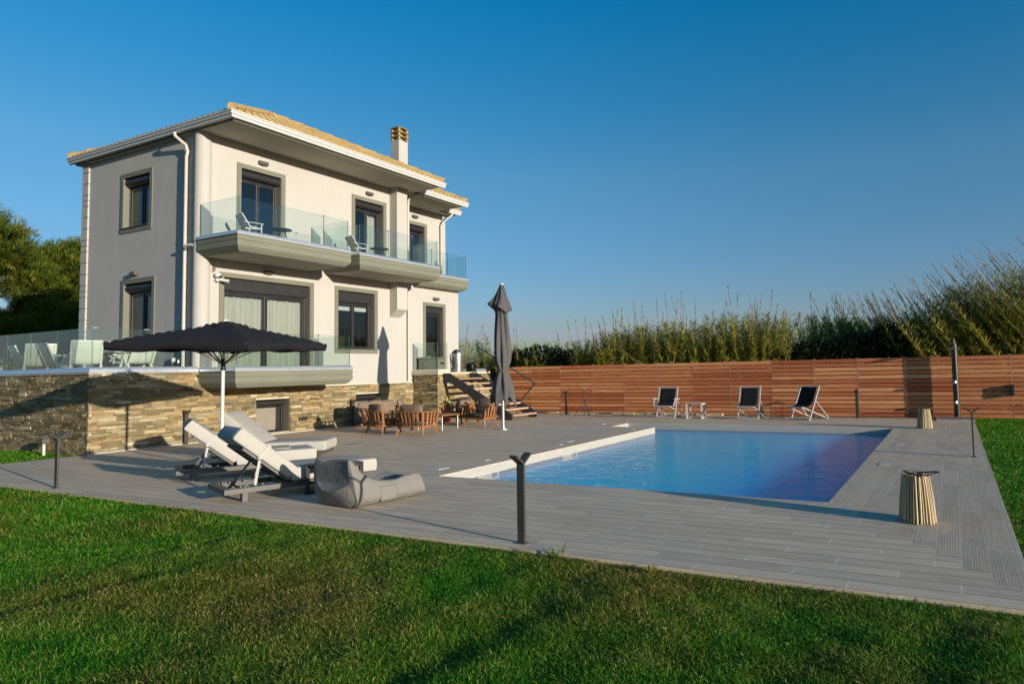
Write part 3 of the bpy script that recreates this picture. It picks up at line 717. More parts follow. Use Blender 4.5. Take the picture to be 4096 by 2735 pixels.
# wall lamps
def lamp(loc, rz, label):
    t = thing('wall_lamp', label, 'wall lamp', loc, rz, 'box lamps on the villa walls')
    m = MB(); m.box(-.135, .135, .004, .105, -.045, .05); m.build('lamp_body', LAMPM, t, bevel=.006)
    m = MB(); m.box(-.11, .11, .012, .035, -.055, .062); m.box(-.05, .05, .03, .095, -.058, -.047); m.build('bracket', LAMPM, t)
    return t
L0 = lamp((XF, 12.17, 7.67), -math.pi / 2, 'taupe box lamp above the left upstairs balcony door')
dup(L0, (XF, 16.03, 7.67), -math.pi / 2, 'taupe box lamp above the middle upstairs balcony door with the pale curtain')
dup(L0, (XF2, 19.42, 7.70), -math.pi / 2, 'taupe box lamp above the right upstairs door beside the bare pilaster')
dup(L0, (XF, 12.37, 4.57), -math.pi / 2, 'taupe box lamp above the wide curtained sliding door')
dup(L0, (XF, 19.24, 4.38), -math.pi / 2, 'taupe box lamp above the narrow ground floor door by the storage box')
dup(L0, (-20.3, YL, 4.57), math.pi, 'taupe box lamp above the dark terrace door on the shaded side wall')
# security camera, tap, sensor, socket
t = thing('security_camera', 'white bullet and dome security camera at the corner of the sliding door trim', 'security camera', (-17.28, 10.87, 4.3))
m = MB(); m.lathe([(.07, -.03), (.085, 0), (.085, .05), (.05, .08)], (.09, 0), 16); m.build('dome_base', WHITE, t, smooth=40)
m = MB(); pillow(m, (.13, .02, -.01), (.11, .11, .11), p=2, q=2, n=8); m.build('dome_lens', BOXD, t, smooth=True)
m = MB(); m.tube([(.0, 0, -.1), (.1, 0, -.1)], .05, 12); m.tube([(.08, .02, -.1), (.13, .05, -.1)], .02, 8); m.build('mount', WHITE, t, smooth=40)
m = MB(); m.tube([(.10, .03, -.09), (.26, .17, -.13)], .04, 12); m.tube([(.25, .16, -.127), (.27, .18, -.133)], .045, 12); m.build('bullet_housing', WHITE, t, smooth=40)
t = thing('wind_chime', 'small hanging metal chain ornament under the left balcony', 'ornament', (-17.2, 10.77, 4.76))
m = MB(); m.tube([(0, 0, 0), (0, 0, -.2)], .006, 6)
for i in range(5): m.lathe([(.012, -.22 - .025 * i), (.028, -.23 - .025 * i), (.012, -.24 - .025 * i)], (.01 * (-1) ** i, .012 * (i % 3)), 8)
m.build('chain', DARKM, t)
t = thing('motion_sensor', 'small white sensor fixed low on the shaded side wall', 'sensor', (-18.36, YL, 2.12))
m = MB(); m.box(-.04, .04, -.10, -.003, -.06, .06); m.build('housing', WHITE, t, bevel=.012)
m = MB(); pillow(m, (0, -.08, -.09), (.08, .08, .09), p=2.5, q=2.5, n=8); m.build('sensor_eye', LAMPM, t, smooth=True)
t = thing('garden_tap', 'small steel tap on the shaded side wall near the downpipe', 'tap', (-18.02, YL, 2.12))
m = MB(); m.tube([(0, -.003, 0), (0, -.1, 0), (0, -.12, -.03), (0, -.12, -.08)], .014, 8); m.build('spout', STEEL, t, smooth=40)
m = MB(); m.bar((-.04, -.06, .04), (.04, -.06, .04), .015, .012); m.bar((0, -.06, 0), (0, -.06, .04), .012, .012); m.build('handle', STEEL, t)
t = thing('outdoor_socket', 'black double power socket on the sunlit ledger stone wall', 'socket', (-17.17, 13.46, .37))
m = MB(); m.box(-.01, .03, -.13, .13, -.05, .05); m.build('socket_box', BOXD, t, bevel=.01)
for y in (-.06, .06):
    m = MB(); m.box(.031, .042, y - .045, y + .045, -.035, .035); m.build('socket_lid', SHUT, t, bevel=.005)

# ------------------------------------------------------------------ stone terrace
def stone_face(mb, P, a0, a1, z0, z1, holes=(), zfun=None, nmax=.028):
    z = z0
    while z < z1 - .015:
        h = random.choice((.045, .055, .062, .07, .085)); h = min(h, z1 - z) if z1 - z - h > .03 else z1 - z
        a = a0 - random.uniform(0, .3); tone = random.uniform(-.08, .08)
        while a < a1:
            L_ = random.choice((.14, .2, .27, .35, .45, .55)) * random.uniform(.85, 1.15); b0, b1 = max(a, a0), min(a + L_, a1); a += L_
            if b1 - b0 < .02: continue
            segs = [(b0, b1)]
            for q in holes:
                if q[2] < z + h - .01 and q[3] > z + .01:
                    ns = []
                    for s0, s1 in segs:
                        if s1 <= q[0] or s0 >= q[1]: ns.append((s0, s1)); continue
                        if s0 < q[0] - .01: ns.append((s0, q[0]))
                        if s1 > q[1] + .01: ns.append((q[1], s1))
                    segs = ns
            for s0, s1 in segs:
                zt = z + h
                if zfun and z + h > zfun((s0 + s1) / 2) + .02: continue
                n_ = random.uniform(.0, nmax); r = min(1, max(0, random.betavariate(1.6, 1.6) + tone)); tl = random.uniform(-.006, .006)
                e = .003
                if random.random() < .25 and h > .055:
                    zz = z + h * random.uniform(.4, .6)
                    pbox(mb, P, s0 + e, s1 - e, z + .002, zz - .002, -.05, n_, None, r); pbox(mb, P, s0 + e, s1 - e, zz + .001, zt - .002, -.05, random.uniform(0, nmax), None, random.random())
                else: pbox(mb, P, s0 + e, s1 - e, z + .002, zt - .002, -.05, n_, None, r)
        z += h
T = thing('stone_terrace', 'raised terrace clad in brown ledger stone with metal coping and glass panels', 'terrace', (-18.5, 9.2, 0))
o = W(T); SP = facade(-17.22); SL = sidewall(8.02); BP = sidewall(18.02); BF = facade(-16.10)
bw = [(12.0, 13.06, .05, .99), (15.44, 16.48, .05, .99)]
m = MB(o); stone_face(m, SP, 7.995, 17.99, -.02, 1.78, bw, lambda a: 1.79 if a < 10.46 else 1.36); fw_ = m.build('stone_wall', STONE, T)
m = MB(o); stone_face(m, SL, -27.5, -17.2, -.06, 1.78); m.build('stone_wall', STONE, T)
m = MB(o); m.box(-27.5, -17.262, 8.062, 10.47, -.06, 1.64); m.box(-27.5, -23.2, 10.47, 22, -.06, 1.64); wall_with_openings(m, facade(-17.262), 10.47, 18.0, -.06, 1.34, bw, .42, 0, 1, 0)
m.build('terrace_floor', [GROUT, TRIM], T, recalc=False)
path = [(-27.5, 8.0), (-17.2, 8.0), (-17.2, 10.40)]
m = MB(o); m.sweep(coping_profile(1.79, .14), path); m.build('coping', COP, T, smooth=30)
m = MB(o); m.sweep(strip_profile(1.785), path); m.build('drip_strip', WSTRIP, T)
xs = [-27.0, -25.8, -24.6, -23.4, -22.4, -21.25, -20.07, -18.81, -17.3]
for i in range(len(xs) - 1): glass_panel('glass_panel', (xs[i], 8.09), (xs[i + 1], 8.09), 1.91, 2.82, T, o)
glass_panel('glass_panel', (-17.29, 8.10), (-17.29, 9.21), 1.91, 2.82, T, o); glass_panel('glass_panel', (-17.29, 9.21), (-17.29, 10.3), 1.91, 2.82, T, o)
for x, y in ((-17.29, 8.14), (-17.29, 9.21)):
    m = MB(o); m.box(x - .02, x + .02, y - .05, y + .05, 2.805, 2.835); m.build('clip', STEEL, T)
m = MB(o); m.box(-17.19, -17.15, 8.0, 15.2, -.01, .018); m.build('edging_strip', WSTRIP, T)
for k_, b_ in enumerate(bw):
    P_ = facade(-17.22); f = MB(o); a0, a1, z0, z1 = b_; dp = .33
    pbox(f, P_, a0 + .01, a1 - .3 * 0 - .01, z0, z0 + .05, -dp - .06, -dp); pbox(f, P_, a0, a0 + .05, z0 + .05, z1 - .2, -dp - .06, -dp); pbox(f, P_, a1 - .06, a1 - .005, z0 + .05, z1 - .2, -dp - .06, -dp + .03); pbox(f, P_, a1 - .2, a1 - .15, z0 + .09, z1 - .25, -dp - .05, -dp - .002); pbox(f, P_, a0 + .05, a1 - .06, z1 - .25, z1 - .2, -dp - .06, -dp)
    fo = f.build('basement_window', FRAME, T, bevel=.004)
    m = MB(o); pbox(m, P_, a0 + .05, a1 - .2, z0 + .05, z1 - .25, -dp - .045, -dp - .03); m.build('panel', simple('beige_window_board', (.22, .20, .165), .35, var=.04), fo)
    m = MB(o); pbox(m, P_, a1 - .15, a1 - .06, z0 + .05, z1 - .25, -dp - .045, -dp - .035); m.build('pane', BOXD, fo)
    m = MB(o); prof = [(-dp - .05, z1 - .006)] + [(-.22 + .16 * math.sin(math.pi * i / 10) - .0, z1 - .006 - .2 * (1 - math.cos(math.pi * i / 10)) / 2) for i in range(11)] + [(-dp - .05, z1 - .206)]
    rows = [[P_(a, z, n_) for n_, z in prof] for a in (a0 + .004, a1 - .1)]; kk = len(prof)
    m.add([q for r_ in rows for q in r_], [(j, (j + 1) % kk, kk + (j + 1) % kk, kk + j) for j in range(kk)] + [tuple(range(kk))[::-1], tuple(range(kk, 2 * kk))]); m.build('shutter_box', SHUT, fo, smooth=40)

# landing at the top of the outdoor stairs
T2 = thing('stone_landing', 'stone clad landing at the head of the outdoor stairs, with low glass', 'landing', (-16.7, 19.4, 0))
o = W(T2)
m = MB(o); stone_face(m, BP, -17.2, -16.09, -.02, 1.56, nmax=.03); m.build('stone_wall', STONE, T2)
m = MB(o); stone_face(m, BF, 18.0, 20.9, -.02, 1.56); m.build('stone_wall', STONE, T2)
m = MB(o); m.box(-17.25, -16.14, 18.06, 20.9, -.05, 1.55); m.build('core', GROUT, T2)
m = MB(o); m.box(-17.29, -16.06, 17.99, 20.92, 1.562, 1.63); m.build('floor_slab', GROUT, T2, bevel=.01)
m = MB(o); m.sweep([(-.16, 1.632), (.0, 1.632), (.005, 1.70), (-.03, 1.745), (-.16, 1.745)], [(-17.28, 18.0), (-16.07, 18.0), (-16.07, 18.56)]); m.build('coping', GROUT, T2, smooth=30)
m = MB(o); m.sweep([(-.16, 1.632), (.0, 1.632), (.005, 1.70), (-.03, 1.745), (-.16, 1.745)], [(-16.07, 20.1), (-16.07, 20.66), (-17.28, 20.66)]); m.build('coping', COP, T2, smooth=30)
glass_panel('glass_panel', (-17.25, 18.05), (-16.13, 18.05), 1.74, 2.70, T2, o); glass_panel('glass_panel', (-16.13, 18.06), (-16.13, 18.54), 1.74, 2.70, T2, o)
glass_panel('glass_panel', (-17.26, 20.6), (-16.5, 20.6), 1.74, 2.73, T2, o); glass_panel('glass_panel', (-16.5, 20.6), (-16.1, 20.6), 1.74, 2.73, T2, o)

# stairs
S = thing('outdoor_stairs', 'open outdoor stairs with wooden treads, black stringers and zigzag handrail', 'stairs', (-14.6, 19.0, 0)); o = W(S)
for y in (18.27, 19.72):
    m = MB(o); y0, y1 = y - .03, y + .03; pr = [(-16.04, 1.60), (-15.78, 1.60), (-13.14, .19), (-13.14, 0), (-13.42, 0), (-15.74, 1.26), (-16.04, 1.30)]
    m.add([(x, y0, z) for x, z in pr] + [(x, y1, z) for x, z in pr], [tuple(range(7)), tuple(range(7, 14))[::-1]] + [(i, (i + 1) % 7, 7 + (i + 1) % 7, 7 + i) for i in range(7)]); m.build('stringer', DARKM, S)
for i in range(8):
    z = 1.42 - .178 * i; x = -15.62 + .335 * i; m = MB(o); m.cr = random.random(); m.box(x - .14, x + .16, 18.302, 19.688, z - .06, z); m.build('tread', TREAD, S, bevel=.006)
m = MB(o); hp = [(-13.83, 19.72, .53), (-13.19, 19.72, 1.17), (-15.73, 19.72, 2.57), (-15.06, 19.72, 1.22)]
for a, b in zip(hp, hp[1:]): m.bar(a, b, .03, .05, up=(0, 1, 0))
m.build('handrail', DARKM, S)
# ------------------------------------------------------------------ bollard lights
def bollard_parts(t):
    m = MB(); m.box(-.042, .042, -.0125, .0125, 0, .765); m.build('post', BOLL, t, bevel=.003)
    for s_ in (-1, 1):
        m = MB(); a, b = (0, s_ * .004, .757), (0, s_ * .125, .838); m.bar(a, b, .084, .022, up=(0, 0, 1)); m.build('light_arm', BOLL, t, bevel=.003)
    m = MB(); m.box(-.06, .06, -.04, .04, 0, .006); m.build('base_plate', BOLL, t)
GB = 'forked bollard lights around the deck'
b0 = thing('bollard_light', 'forked dark metal bollard light at the front deck edge in front of the pool', 'bollard light', (-3.77, 5.37, 0), 0, GB); bollard_parts(b0)
for loc, rz, lb in (((.25, 13.0, 0), 90, 'thin forked bollard light beside the right lawn strip'), ((-12.43, 5.38, 0), 0, 'forked bollard light at the front left deck edge near the sun loungers'),
                    ((-2.62, 21.1, 0), 0, 'bollard light by the wooden fence to the right of the black deck chairs'), ((-12.76, 21.1, 0), 0, 'bollard light by the wooden fence beside the camera tripod'),
                    ((-17.08, 10.06, 0), 90, 'bollard light against the stone wall behind the open black parasol'), ((-17.08, 15.2, 0), 90, 'bollard light against the stone wall beside the teak seating')):
    dup(b0, loc, rad(rz), lb, GB)
def spike(loc, label):
    t = thing('garden_light', label, 'garden light', loc, 0, 'small garden lights by the terrace wall')
    m = MB(); m.tube([(0, 0, 0), (0, 0, .3)], .028, 8); m.build('stem', PALEF, t, smooth=40)
    m = MB(); m.box(-.09, .09, -.07, .07, .28, .40); m.build('lamp_head', LAMPM, t, bevel=.006)
    return t
g0 = spike((-20.7, 7.75, -.05), 'small box headed garden light at the far left of the stone wall')
dup(g0, (-18.42, 7.72, -.05), 0, 'small box headed garden light just left of the terrace corner')

# ------------------------------------------------------------------ sun loungers (x head->foot, y to the left, z up)
def lounger(label, loc, rz, extra):
    t = thing('sun_lounger', label, 'sun lounger', loc, rz, 'cream sun loungers on the deck')
    m = MB(); L_, Wd = 1.98, .80
    m.box(0, L_, 0, .055, .115, .185); m.box(0, L_, Wd - .055, Wd, .115, .185); m.box(0, .10, .055, Wd - .055, .12, .185); m.box(L_ - .08, L_, .055, Wd - .055, .12, .185)
    m.box(.78, .84, .055, Wd - .055, .125, .18)
    for i in range(7): m.box(.90 + i * .14, .99 + i * .14, .055, Wd - .055, .15, .186)
    m.build('frame', LFR, t, bevel=.004)
    for x, y in ((.22, .03), (.22, Wd - .13), (1.68, .03), (1.68, Wd - .13)):
        m = MB(); m.box(x, x + .07, y, y + .10, 0, .114); m.build('leg', LFR, t, bevel=.003)
    hx, hz, ang = .80, .20, rad(139.5); d_ = Vector((math.cos(ang), 0, math.sin(ang))); n_ = Vector((math.sin(ang), 0, -math.cos(ang)))
    R_ = Matrix((( d_.x, 0, n_.x), (0, 1, 0), (d_.z, 0, n_.z))).to_3x3()
    def bp(u, y, v): return Vector((hx, y, hz)) + d_ * u + n_ * v
    m = MB()
    for y in (.06, Wd - .06): m.bar(bp(.02, y, .0), bp(.76, y, .0), .045, .03, up=n_)
    for u in (.1, .25, .4, .55, .72): m.bar(bp(u, .07, .0), bp(u, Wd - .07, .0), .07, .016, up=n_)
    m.build('back_frame', LFR, t)
    m = MB()
    for y in (.14, Wd - .14):
        m.bar(bp(.40, y, -.02), (.26, y, .15), .018, .028); m.box(.14, .62, y + .03, y + .05, .125, .165)
        for i in range(5): m.bar((.16 + i * .09, y + .04, .165), (.14 + i * .09, y + .04, .20), .02, .03, w2=.02, h2=.012)
    m.bar((.26, .14, .15), (.26, Wd - .14, .15), .022, .022); m.build('prop_bar', DARKM, t)
    # mattress: flat seat and raised back, box edges
    def soft(nm, sx, sy, sz, place, seed):
        r_ = random.Random(seed); rows = []; nx, ny = 14, 8
        b = bmesh.new(); bmesh.ops.create_cube(b, size=1.0); bmesh.ops.subdivide_edges(b, edges=b.edges[:], cuts=5, use_grid_fill=True)
        for v in b.verts:
            x, y, z = v.co; k = (1 - (2 * x) ** 4) * (1 - (2 * y) ** 4)
            v.co = Vector((x * sx, y * sy, z * sz + (.012 * k if z > 0 else 0) + .004 * math.sin(x * 17 + seed) * math.cos(y * 13 + seed)))
            if abs(x) > .49: v.co.x += math.copysign(.012, x) * (1 - (2 * z) ** 2)
            if abs(y) > .49: v.co.y += math.copysign(.010, y) * (1 - (2 * z) ** 2) * (1 + .5 * math.sin(9 * x + seed))
        me = bpy.data.meshes.new(nm); b.to_mesh(me); b.free(); me.materials.append(MATT)
        for v in me.vertices: v.co = place(v.co)
        o_ = bpy.data.objects.new(nm, me); col.objects.link(o_); o_.parent = t
        bv = o_.modifiers.new('bevel', 'BEVEL'); bv.width = .02; bv.segments = 3; bv.limit_method = 'ANGLE'; bv.angle_limit = rad(55)
        me.polygons.foreach_set('use_smooth', [True] * len(me.polygons)); return o_
    ms = soft('seat_mattress', 1.20, Wd - .02, .185, lambda c: Vector((c.x + .84 + .60, c.y + Wd / 2, c.z + .19 + .0925)), extra)
    mb_ = soft('back_mattress', .92, Wd - .02, .185, lambda c: bp(c.x + .46 + .03, c.y + Wd / 2, c.z + .02 + .0925), extra + 3)
    m = MB(); u = .52
    for y0, y1, v0, v1 in ((-.004, .0, .01, .22), (Wd, Wd + .004, .01, .22)): m.add([bp(u - .025, y, v) for y, v in ((y0, v0), (y1, v0), (y1, v1), (y0, v1))] + [bp(u + .025, y, v) for y, v in ((y0, v0), (y1, v0), (y1, v1), (y0, v1))], [(0, 1, 2, 3), (7, 6, 5, 4), (0, 4, 5, 1), (1, 5, 6, 2), (2, 6, 7, 3), (3, 7, 4, 0)])
    m.bar(bp(u, -.004, .0), bp(u, Wd + .004, .0), .05, .006, up=n_)
    pts = [bp(u - .03, .03, -.005) + Vector((-.012 * i, -.006 * i, -.062 * i)) for i in range(6)]
    for i, (a, b) in enumerate(zip(pts, pts[1:])): m.bar(a, b, .034, .004, up=(.35 * math.sin(i), 1, 0))
    m.build('strap', STRAP, t)
    return t
lounger('cream sun lounger nearest the lawn, beside the grey bean bag', (-8.49, 5.49, 0), math.atan2(.947, .322), 1)
lounger('leftmost cream sun lounger, between the parasol pole and the lawn', (-10.99, 6.32, 0), math.atan2(.874, .487), 5)
lounger('rear cream sun lounger in front of the basement window', (-12.56, 7.86, 0), math.atan2(.565, .825), 9)

# tables on the deck
def slat_table(name, label, loc, rz, mat, Lx, Ly, h, cat='side table', th=.035, rails=True):
    t = thing(name, label, cat, loc, rz)
    m = MB(); n = 4; w_ = (Ly - .0) / n
    for i in range(n): m.box(-Lx / 2, Lx / 2, -Ly / 2 + i * w_ + .006, -Ly / 2 + (i + 1) * w_ - .006, h - .022, h)
    m.box(-Lx / 2 + .002, -Lx / 2 + .045, -Ly / 2 + .003, Ly / 2 - .003, h - .06, h - .023); m.box(Lx / 2 - .045, Lx / 2 - .002, -Ly / 2 + .003, Ly / 2 - .003, h - .06, h - .023); m.build('table_top', mat, t, bevel=.003)
    for x in (-1, 1):
        for y in (-1, 1):
            m = MB(); m.box(x * (Lx / 2 - .028) - .025, x * (Lx / 2 - .028) + .025, y * (Ly / 2 - .028) - .025, y * (Ly / 2 - .028) + .025, 0, h - .061); m.build('leg', mat, t, bevel=.003)
    if rails:
        for x in (-1, 1):
            m = MB(); m.box(x * (Lx / 2 - .028) - .025, x * (Lx / 2 - .028) + .025, -Ly / 2 + .054, Ly / 2 - .054, 0, .045); m.build('foot_rail', mat, t, bevel=.003)
    return t
slat_table('side_table', 'black metal side table standing between a lounger and the grey bean bag', (-7.80, 6.62, 0), rad(-4), DARKM, .55, .55, .42)
slat_table('side_table', 'low grey slatted side table between the two left loungers', (-10.72, 7.82, 0), rad(58), simple('grey_olive_table_metal', (.25, .245, .19), .5, var=.05), .5, .5, .40)
slat_table('side_table', 'white slatted side table between two deck chairs by the fence', (-7.42, 20.25, 0), rad(2), WALU, .55, .45, .485)

# bean bag
t = thing('bean_bag', 'grey fabric bean bag lounger with a side pocket at the lawn side of the deck', 'bean bag', (-6.61, 5.91, 0), math.atan2(.99, .137))
prof = [(-.11, .30), (-.105, .50), (-.085, .60), (-.045, .615), (.0, .565), (.06, .48), (.15, .395), (.29, .325), (.44, .292), (.59, .287), (.8, .312), (.92, .325), (1.0, .305), (1.03, .25), (1.045, .14)]
def ring(x, h, i):
    q = i / (len(prof) - 1); wd = .74 - .05 * q; pts = []
    dip = (.03 if x < -.06 else .06 if x < .1 else .10 if x < .9 else .05); sd = lambda z: -.075 * math.sin(math.pi * min(1, z / max(h, .05)) ** .85) + .05 * max(0, 1 - z / .12) ** 2
    for k_ in range(7): z = h * k_ / 6; pts.append((sd(z), z))
    for k_ in range(1, 12): y = wd * k_ / 12; pts.append((y, h - dip * math.sin(math.pi * k_ / 12) ** .8))
    for k_ in range(7): z = h * (1 - k_ / 6); pts.append((wd - sd(z), z))
    for k_ in range(1, 5): pts.append((wd * (1 - k_ / 5), 0))
    out = []
    for j, (y, z) in enumerate(pts):
        top = 7 <= j < 18
        wr = .010 * math.sin(13 * x + 5 * y) * math.sin(9 * z + 3 * x) + .005 * math.sin(29 * x + 15 * z + 6 * y) + (.014 * math.sin(34 * y + 9 * x) * max(0, (x - .55)) / .5 if top else 0)
        xx = x + (.11 * (1 - z / .6) if i < 4 else 0) - (.05 * (z / max(h, .1)) * (1 if i > len(prof) - 3 else 0))
        out.append((xx, y + (wr if not top else 0), max(0.0, z + (wr if z > .03 else 0))))
    return out
rows = [ring(x, h, i) for i, (x, h) in enumerate(prof)]
m = MB(); m.grid(rows, closed=True); n = len(rows[0])
for rr_, sg in ((rows[0], -1), (rows[-1], 1)):                       # rounded end caps
    cx = sum(p_[1] for p_ in rr_) / n; cz = sum(p_[2] for p_ in rr_) / n; base_ = len(m.v)
    xm = sum(p_[0] for p_ in rr_) / n; inn = []
    for k_, f_ in ((.045, .80), (.075, .4)): inn.append([(p_[0] + sg * k_, cx + (p_[1] - cx) * f_, cz + (p_[2] - cz) * f_) for p_ in rr_])
    m.grid([rr_] + inn + [[(xm + sg * .085, cx, cz)] * n], closed=True)
bagm = m.build('bag', BEAN, t, smooth=True, sub=2)
bm_ = bmesh.new(); bm_.from_mesh(bagm.data); bmesh.ops.remove_doubles(bm_, verts=bm_.verts, dist=.0008); bmesh.ops.recalc_face_normals(bm_, faces=bm_.faces); bm_.to_mesh(bagm.data); bm_.free()
bagm.data.polygons.foreach_set('use_smooth', [True] * len(bagm.data.polygons))
m = MB(); m.tube([(r_[6][0], r_[6][1] - .001, r_[6][2] - .004) for r_ in rows], .0055, 6); m.tube([(rows[0][k_][0] - .004, rows[0][k_][1] - .002, rows[0][k_][2]) for k_ in range(7)], .0055, 6)
m.build('piping', simple('grey_piping', (.10, .098, .092), .8), t, smooth=True)
m = MB(); m.grid([[(.33 + .24 * i / 8, -.078 + .02 * abs(j - 3) / 3 - .003 * math.sin(i * .9), .04 + .19 * j / 6) for i in range(9)] for j in range(7)]); pk = m.build('pocket', BEAN, t, smooth=True); pk.modifiers.new('solid', 'SOLIDIFY').thickness = .004

# ------------------------------------------------------------------ open parasol
t = thing('open_parasol', 'open square black parasol over the sun loungers on a white pole', 'parasol', (-12.0, 7.7, 0)); o = W(t)
ctr = Vector((-11.93, 7.7, 0)); A = Vector((-10.30, 7.03, 2.195)); B = Vector((-11.15, 9.26, 2.255)); Cc = Vector((-12.58, 6.05, 2.272)); D = Vector((-13.5, 8.4, 2.29))
def quadpt(i, j, N):       # canopy surface, i,j in -1..1
    a, b = (i + 1) / 2, (j + 1) / 2
    return (A * (1 - a) + B * a) * (1 - b) + (Cc * (1 - a) + D * a) * b
N = 24; rows = []; vent = .20
for i in range(N + 1):
    row = []
    for j in range(N + 1):
        x, y = 2 * i / N - 1, 2 * j / N - 1; p_ = quadpt(x, y, N); r_ = max(abs(x), abs(y))
        mn = min(abs(x), abs(y)) / max(r_, 1e-6)                       # 0 mid side, 1 corner
        sag = .05 * r_ * (1 - r_) * 4 * (abs(mn - .5) * 2 - 1) * .5
        z = p_.z + (2.62 - p_.z) * (1 - r_) ** 1.0 + .03 * (1 - r_) * r_ * 4 + sag - .02 * math.sin(mn * math.pi) * r_
        row.append((p_.x, p_.y, z))
    rows.append(row)
m = MB(o); m.grid(rows); ca = m.build('canopy', BLACKF, t, smooth=50, recalc=False)
ca.modifiers.new('solid', 'SOLIDIFY').thickness = .006
m = MB(o); rim = [rows[0][j] for j in range(N + 1)] + [rows[i][N] for i in range(1, N + 1)] + [rows[N][j] for j in range(N - 1, -1, -1)] + [rows[i][0] for i in range(N - 1, 0, -1)]
K = len(rim); val = []
for k_ in range(4):
    row = []
    for i, p_ in enumerate(rim):
        side = (i // N) % 4; u = (i % N) / N
        dep = .115 + .03 * math.sin(u * math.pi * 2 + side * 1.7) ** 2 + .012 * math.sin(i * .7 + side)
        v = Vector(p_); out = (Vector((v.x, v.y, 0)) - ctr); out.z = 0; out.normalize()
        row.append(v + out * (.012 + .012 * math.sin(i * .55 + 1) * k_ / 3 - .10 * (k_ / 3) ** 2 * (.3 + .7 * math.sin(u * math.pi) ** 2)) + Vector((0, 0, .001 - dep * k_ / 3)))
    val.append(row)
m.grid(val, closed=True); va = m.build('valance', BLACKF, ca, smooth=60, recalc=False); va.modifiers.new('solid', 'SOLIDIFY').thickness = .005
m = MB(o); v0 = []
for i in range(9):
    row = []
    for j in range(9):
        x, y = (2 * i / 8 - 1), (2 * j / 8 - 1); p_ = quadpt(x * .24, y * .24, 8); r_ = max(abs(x), abs(y)); mn = min(abs(x), abs(y)) / max(r_, 1e-6)
        row.append((p_.x, p_.y, 2.668 - .075 * r_ - (.035 * abs(math.sin(mn * math.pi)) * r_) - (.02 if r_ > .99 else 0)))
    v0.append(row)
m.grid(v0); ve = m.build('vent_flap', BLACKF, ca, smooth=60, recalc=False); ve.modifiers.new('solid', 'SOLIDIFY').thickness = .005
m = MB(o); m.lathe([(.0, 2.70), (.045, 2.695), (.05, 2.66), (.03, 2.64)][::-1], ctr.xy, 14); m.build('finial', WHITE, ca, smooth=40)
m = MB(o)
m.tube([(-12.0, 7.7, 0), (-11.99, 7.7, 1.78)], .031, 14); m.build('pole', WHITE, t, smooth=40)
m = MB(o); m.tube([(-11.99, 7.7, 1.78), (-11.94, 7.7, 2.64)], .024, 12); m.build('upper_pole', STEEL, t, smooth=40)
m = MB(o); m.lathe([(.045, 1.77), (.05, 1.80), (.038, 1.81), (.038, 1.89), (.075, 1.90), (.08, 1.93), (.04, 1.945), (.04, 1.98)], (-11.985, 7.7), 16); m.build('hub', BOXD, t, smooth=40)
for k_, (x, y) in enumerate(((1, 0), (1, 1), (0, 1), (-1, 1), (-1, 0), (-1, -1), (0, -1), (1, -1))):
    q = quadpt(x * .55, y * .55, 8); m = MB(o); zz = q.z + (2.62 - q.z) * .45 - .04
    dv = (Vector((q.x, q.y, 0)) - ctr).normalized() * .07
    m.bar((-11.985 + dv.x, 7.7 + dv.y, 1.92), (q.x, q.y, zz), .018, .024)
    e_ = quadpt(x * .98, y * .98, 8); s_ = quadpt(x * .06, y * .06, 8)
    m.bar((s_.x, s_.y, 2.56), (e_.x, e_.y, e_.z - .015), .016, .022); m.build('rib', STEEL, t)
m = MB(o); m.lathe([(.26, 0), (.26, .03), (.06, .05), (.045, .3), (.032, .3)], (-12, 7.7), 24); m.build('base', simple('grey_base', (.3, .3, .3), .6), t, smooth=40)

# closed parasol
t = thing('closed_parasol', 'tall furled grey parasol on a steel pole beside the teak seating', 'parasol', (-11.42, 15.44, 0))
prof = [(4.11, .045), (4.0, .075), (3.8, .14), (3.58, .22), (3.52, .235), (3.42, .20), (3.30, .145), (3.2, .155), (2.9, .175), (2.5, .20), (2.1, .215), (1.9, .205), (1.78, .175), (1.69, .14), (1.65, .128), (1.60, .14), (1.5, .18), (1.3, .25), (1.1, .30), (.95, .325), (.82, .335)]
NS = 64; rows = []
for i, (z, r_) in enumerate(prof):
    row = []
    for k_ in range(NS):
        a = 2 * math.pi * k_ / NS
        am = .20 if z > 1.8 else (.10 if z > 1.55 else .16)
        f_ = 1 + am * math.sin(8 * a + z * .9) * .8 + am * .6 * math.sin(5 * a - z * 1.7 + 1) + .05 * math.sin(13 * a + 4 * z)
        if 3.45 < z < 3.75: f_ *= 1 + .35 * math.cos(a - rad(200)) ** 3
        zz = z
        if i >= len(prof) - 2: zz -= (.16 * max(0, math.sin(4 * a + .6)) + .07 * math.sin(7 * a)) * (1 if i == len(prof) - 1 else .4); f_ *= 1 + .10 * math.sin(4 * a + .6)
        if i in (4, 5): zz -= .12 * max(0, math.sin(2 * a + 2.4)) * (1 if i == 4 else .7)
        row.append((r_ * f_ * math.cos(a), r_ * f_ * math.sin(a), zz))
    rows.append(row)
m = MB(); m.grid(rows, closed=True); c_ = m.build('furled_cloth', GREYF, t, smooth=True, sub=1); c_.modifiers.new('solid', 'SOLIDIFY').thickness = .006
flap = []
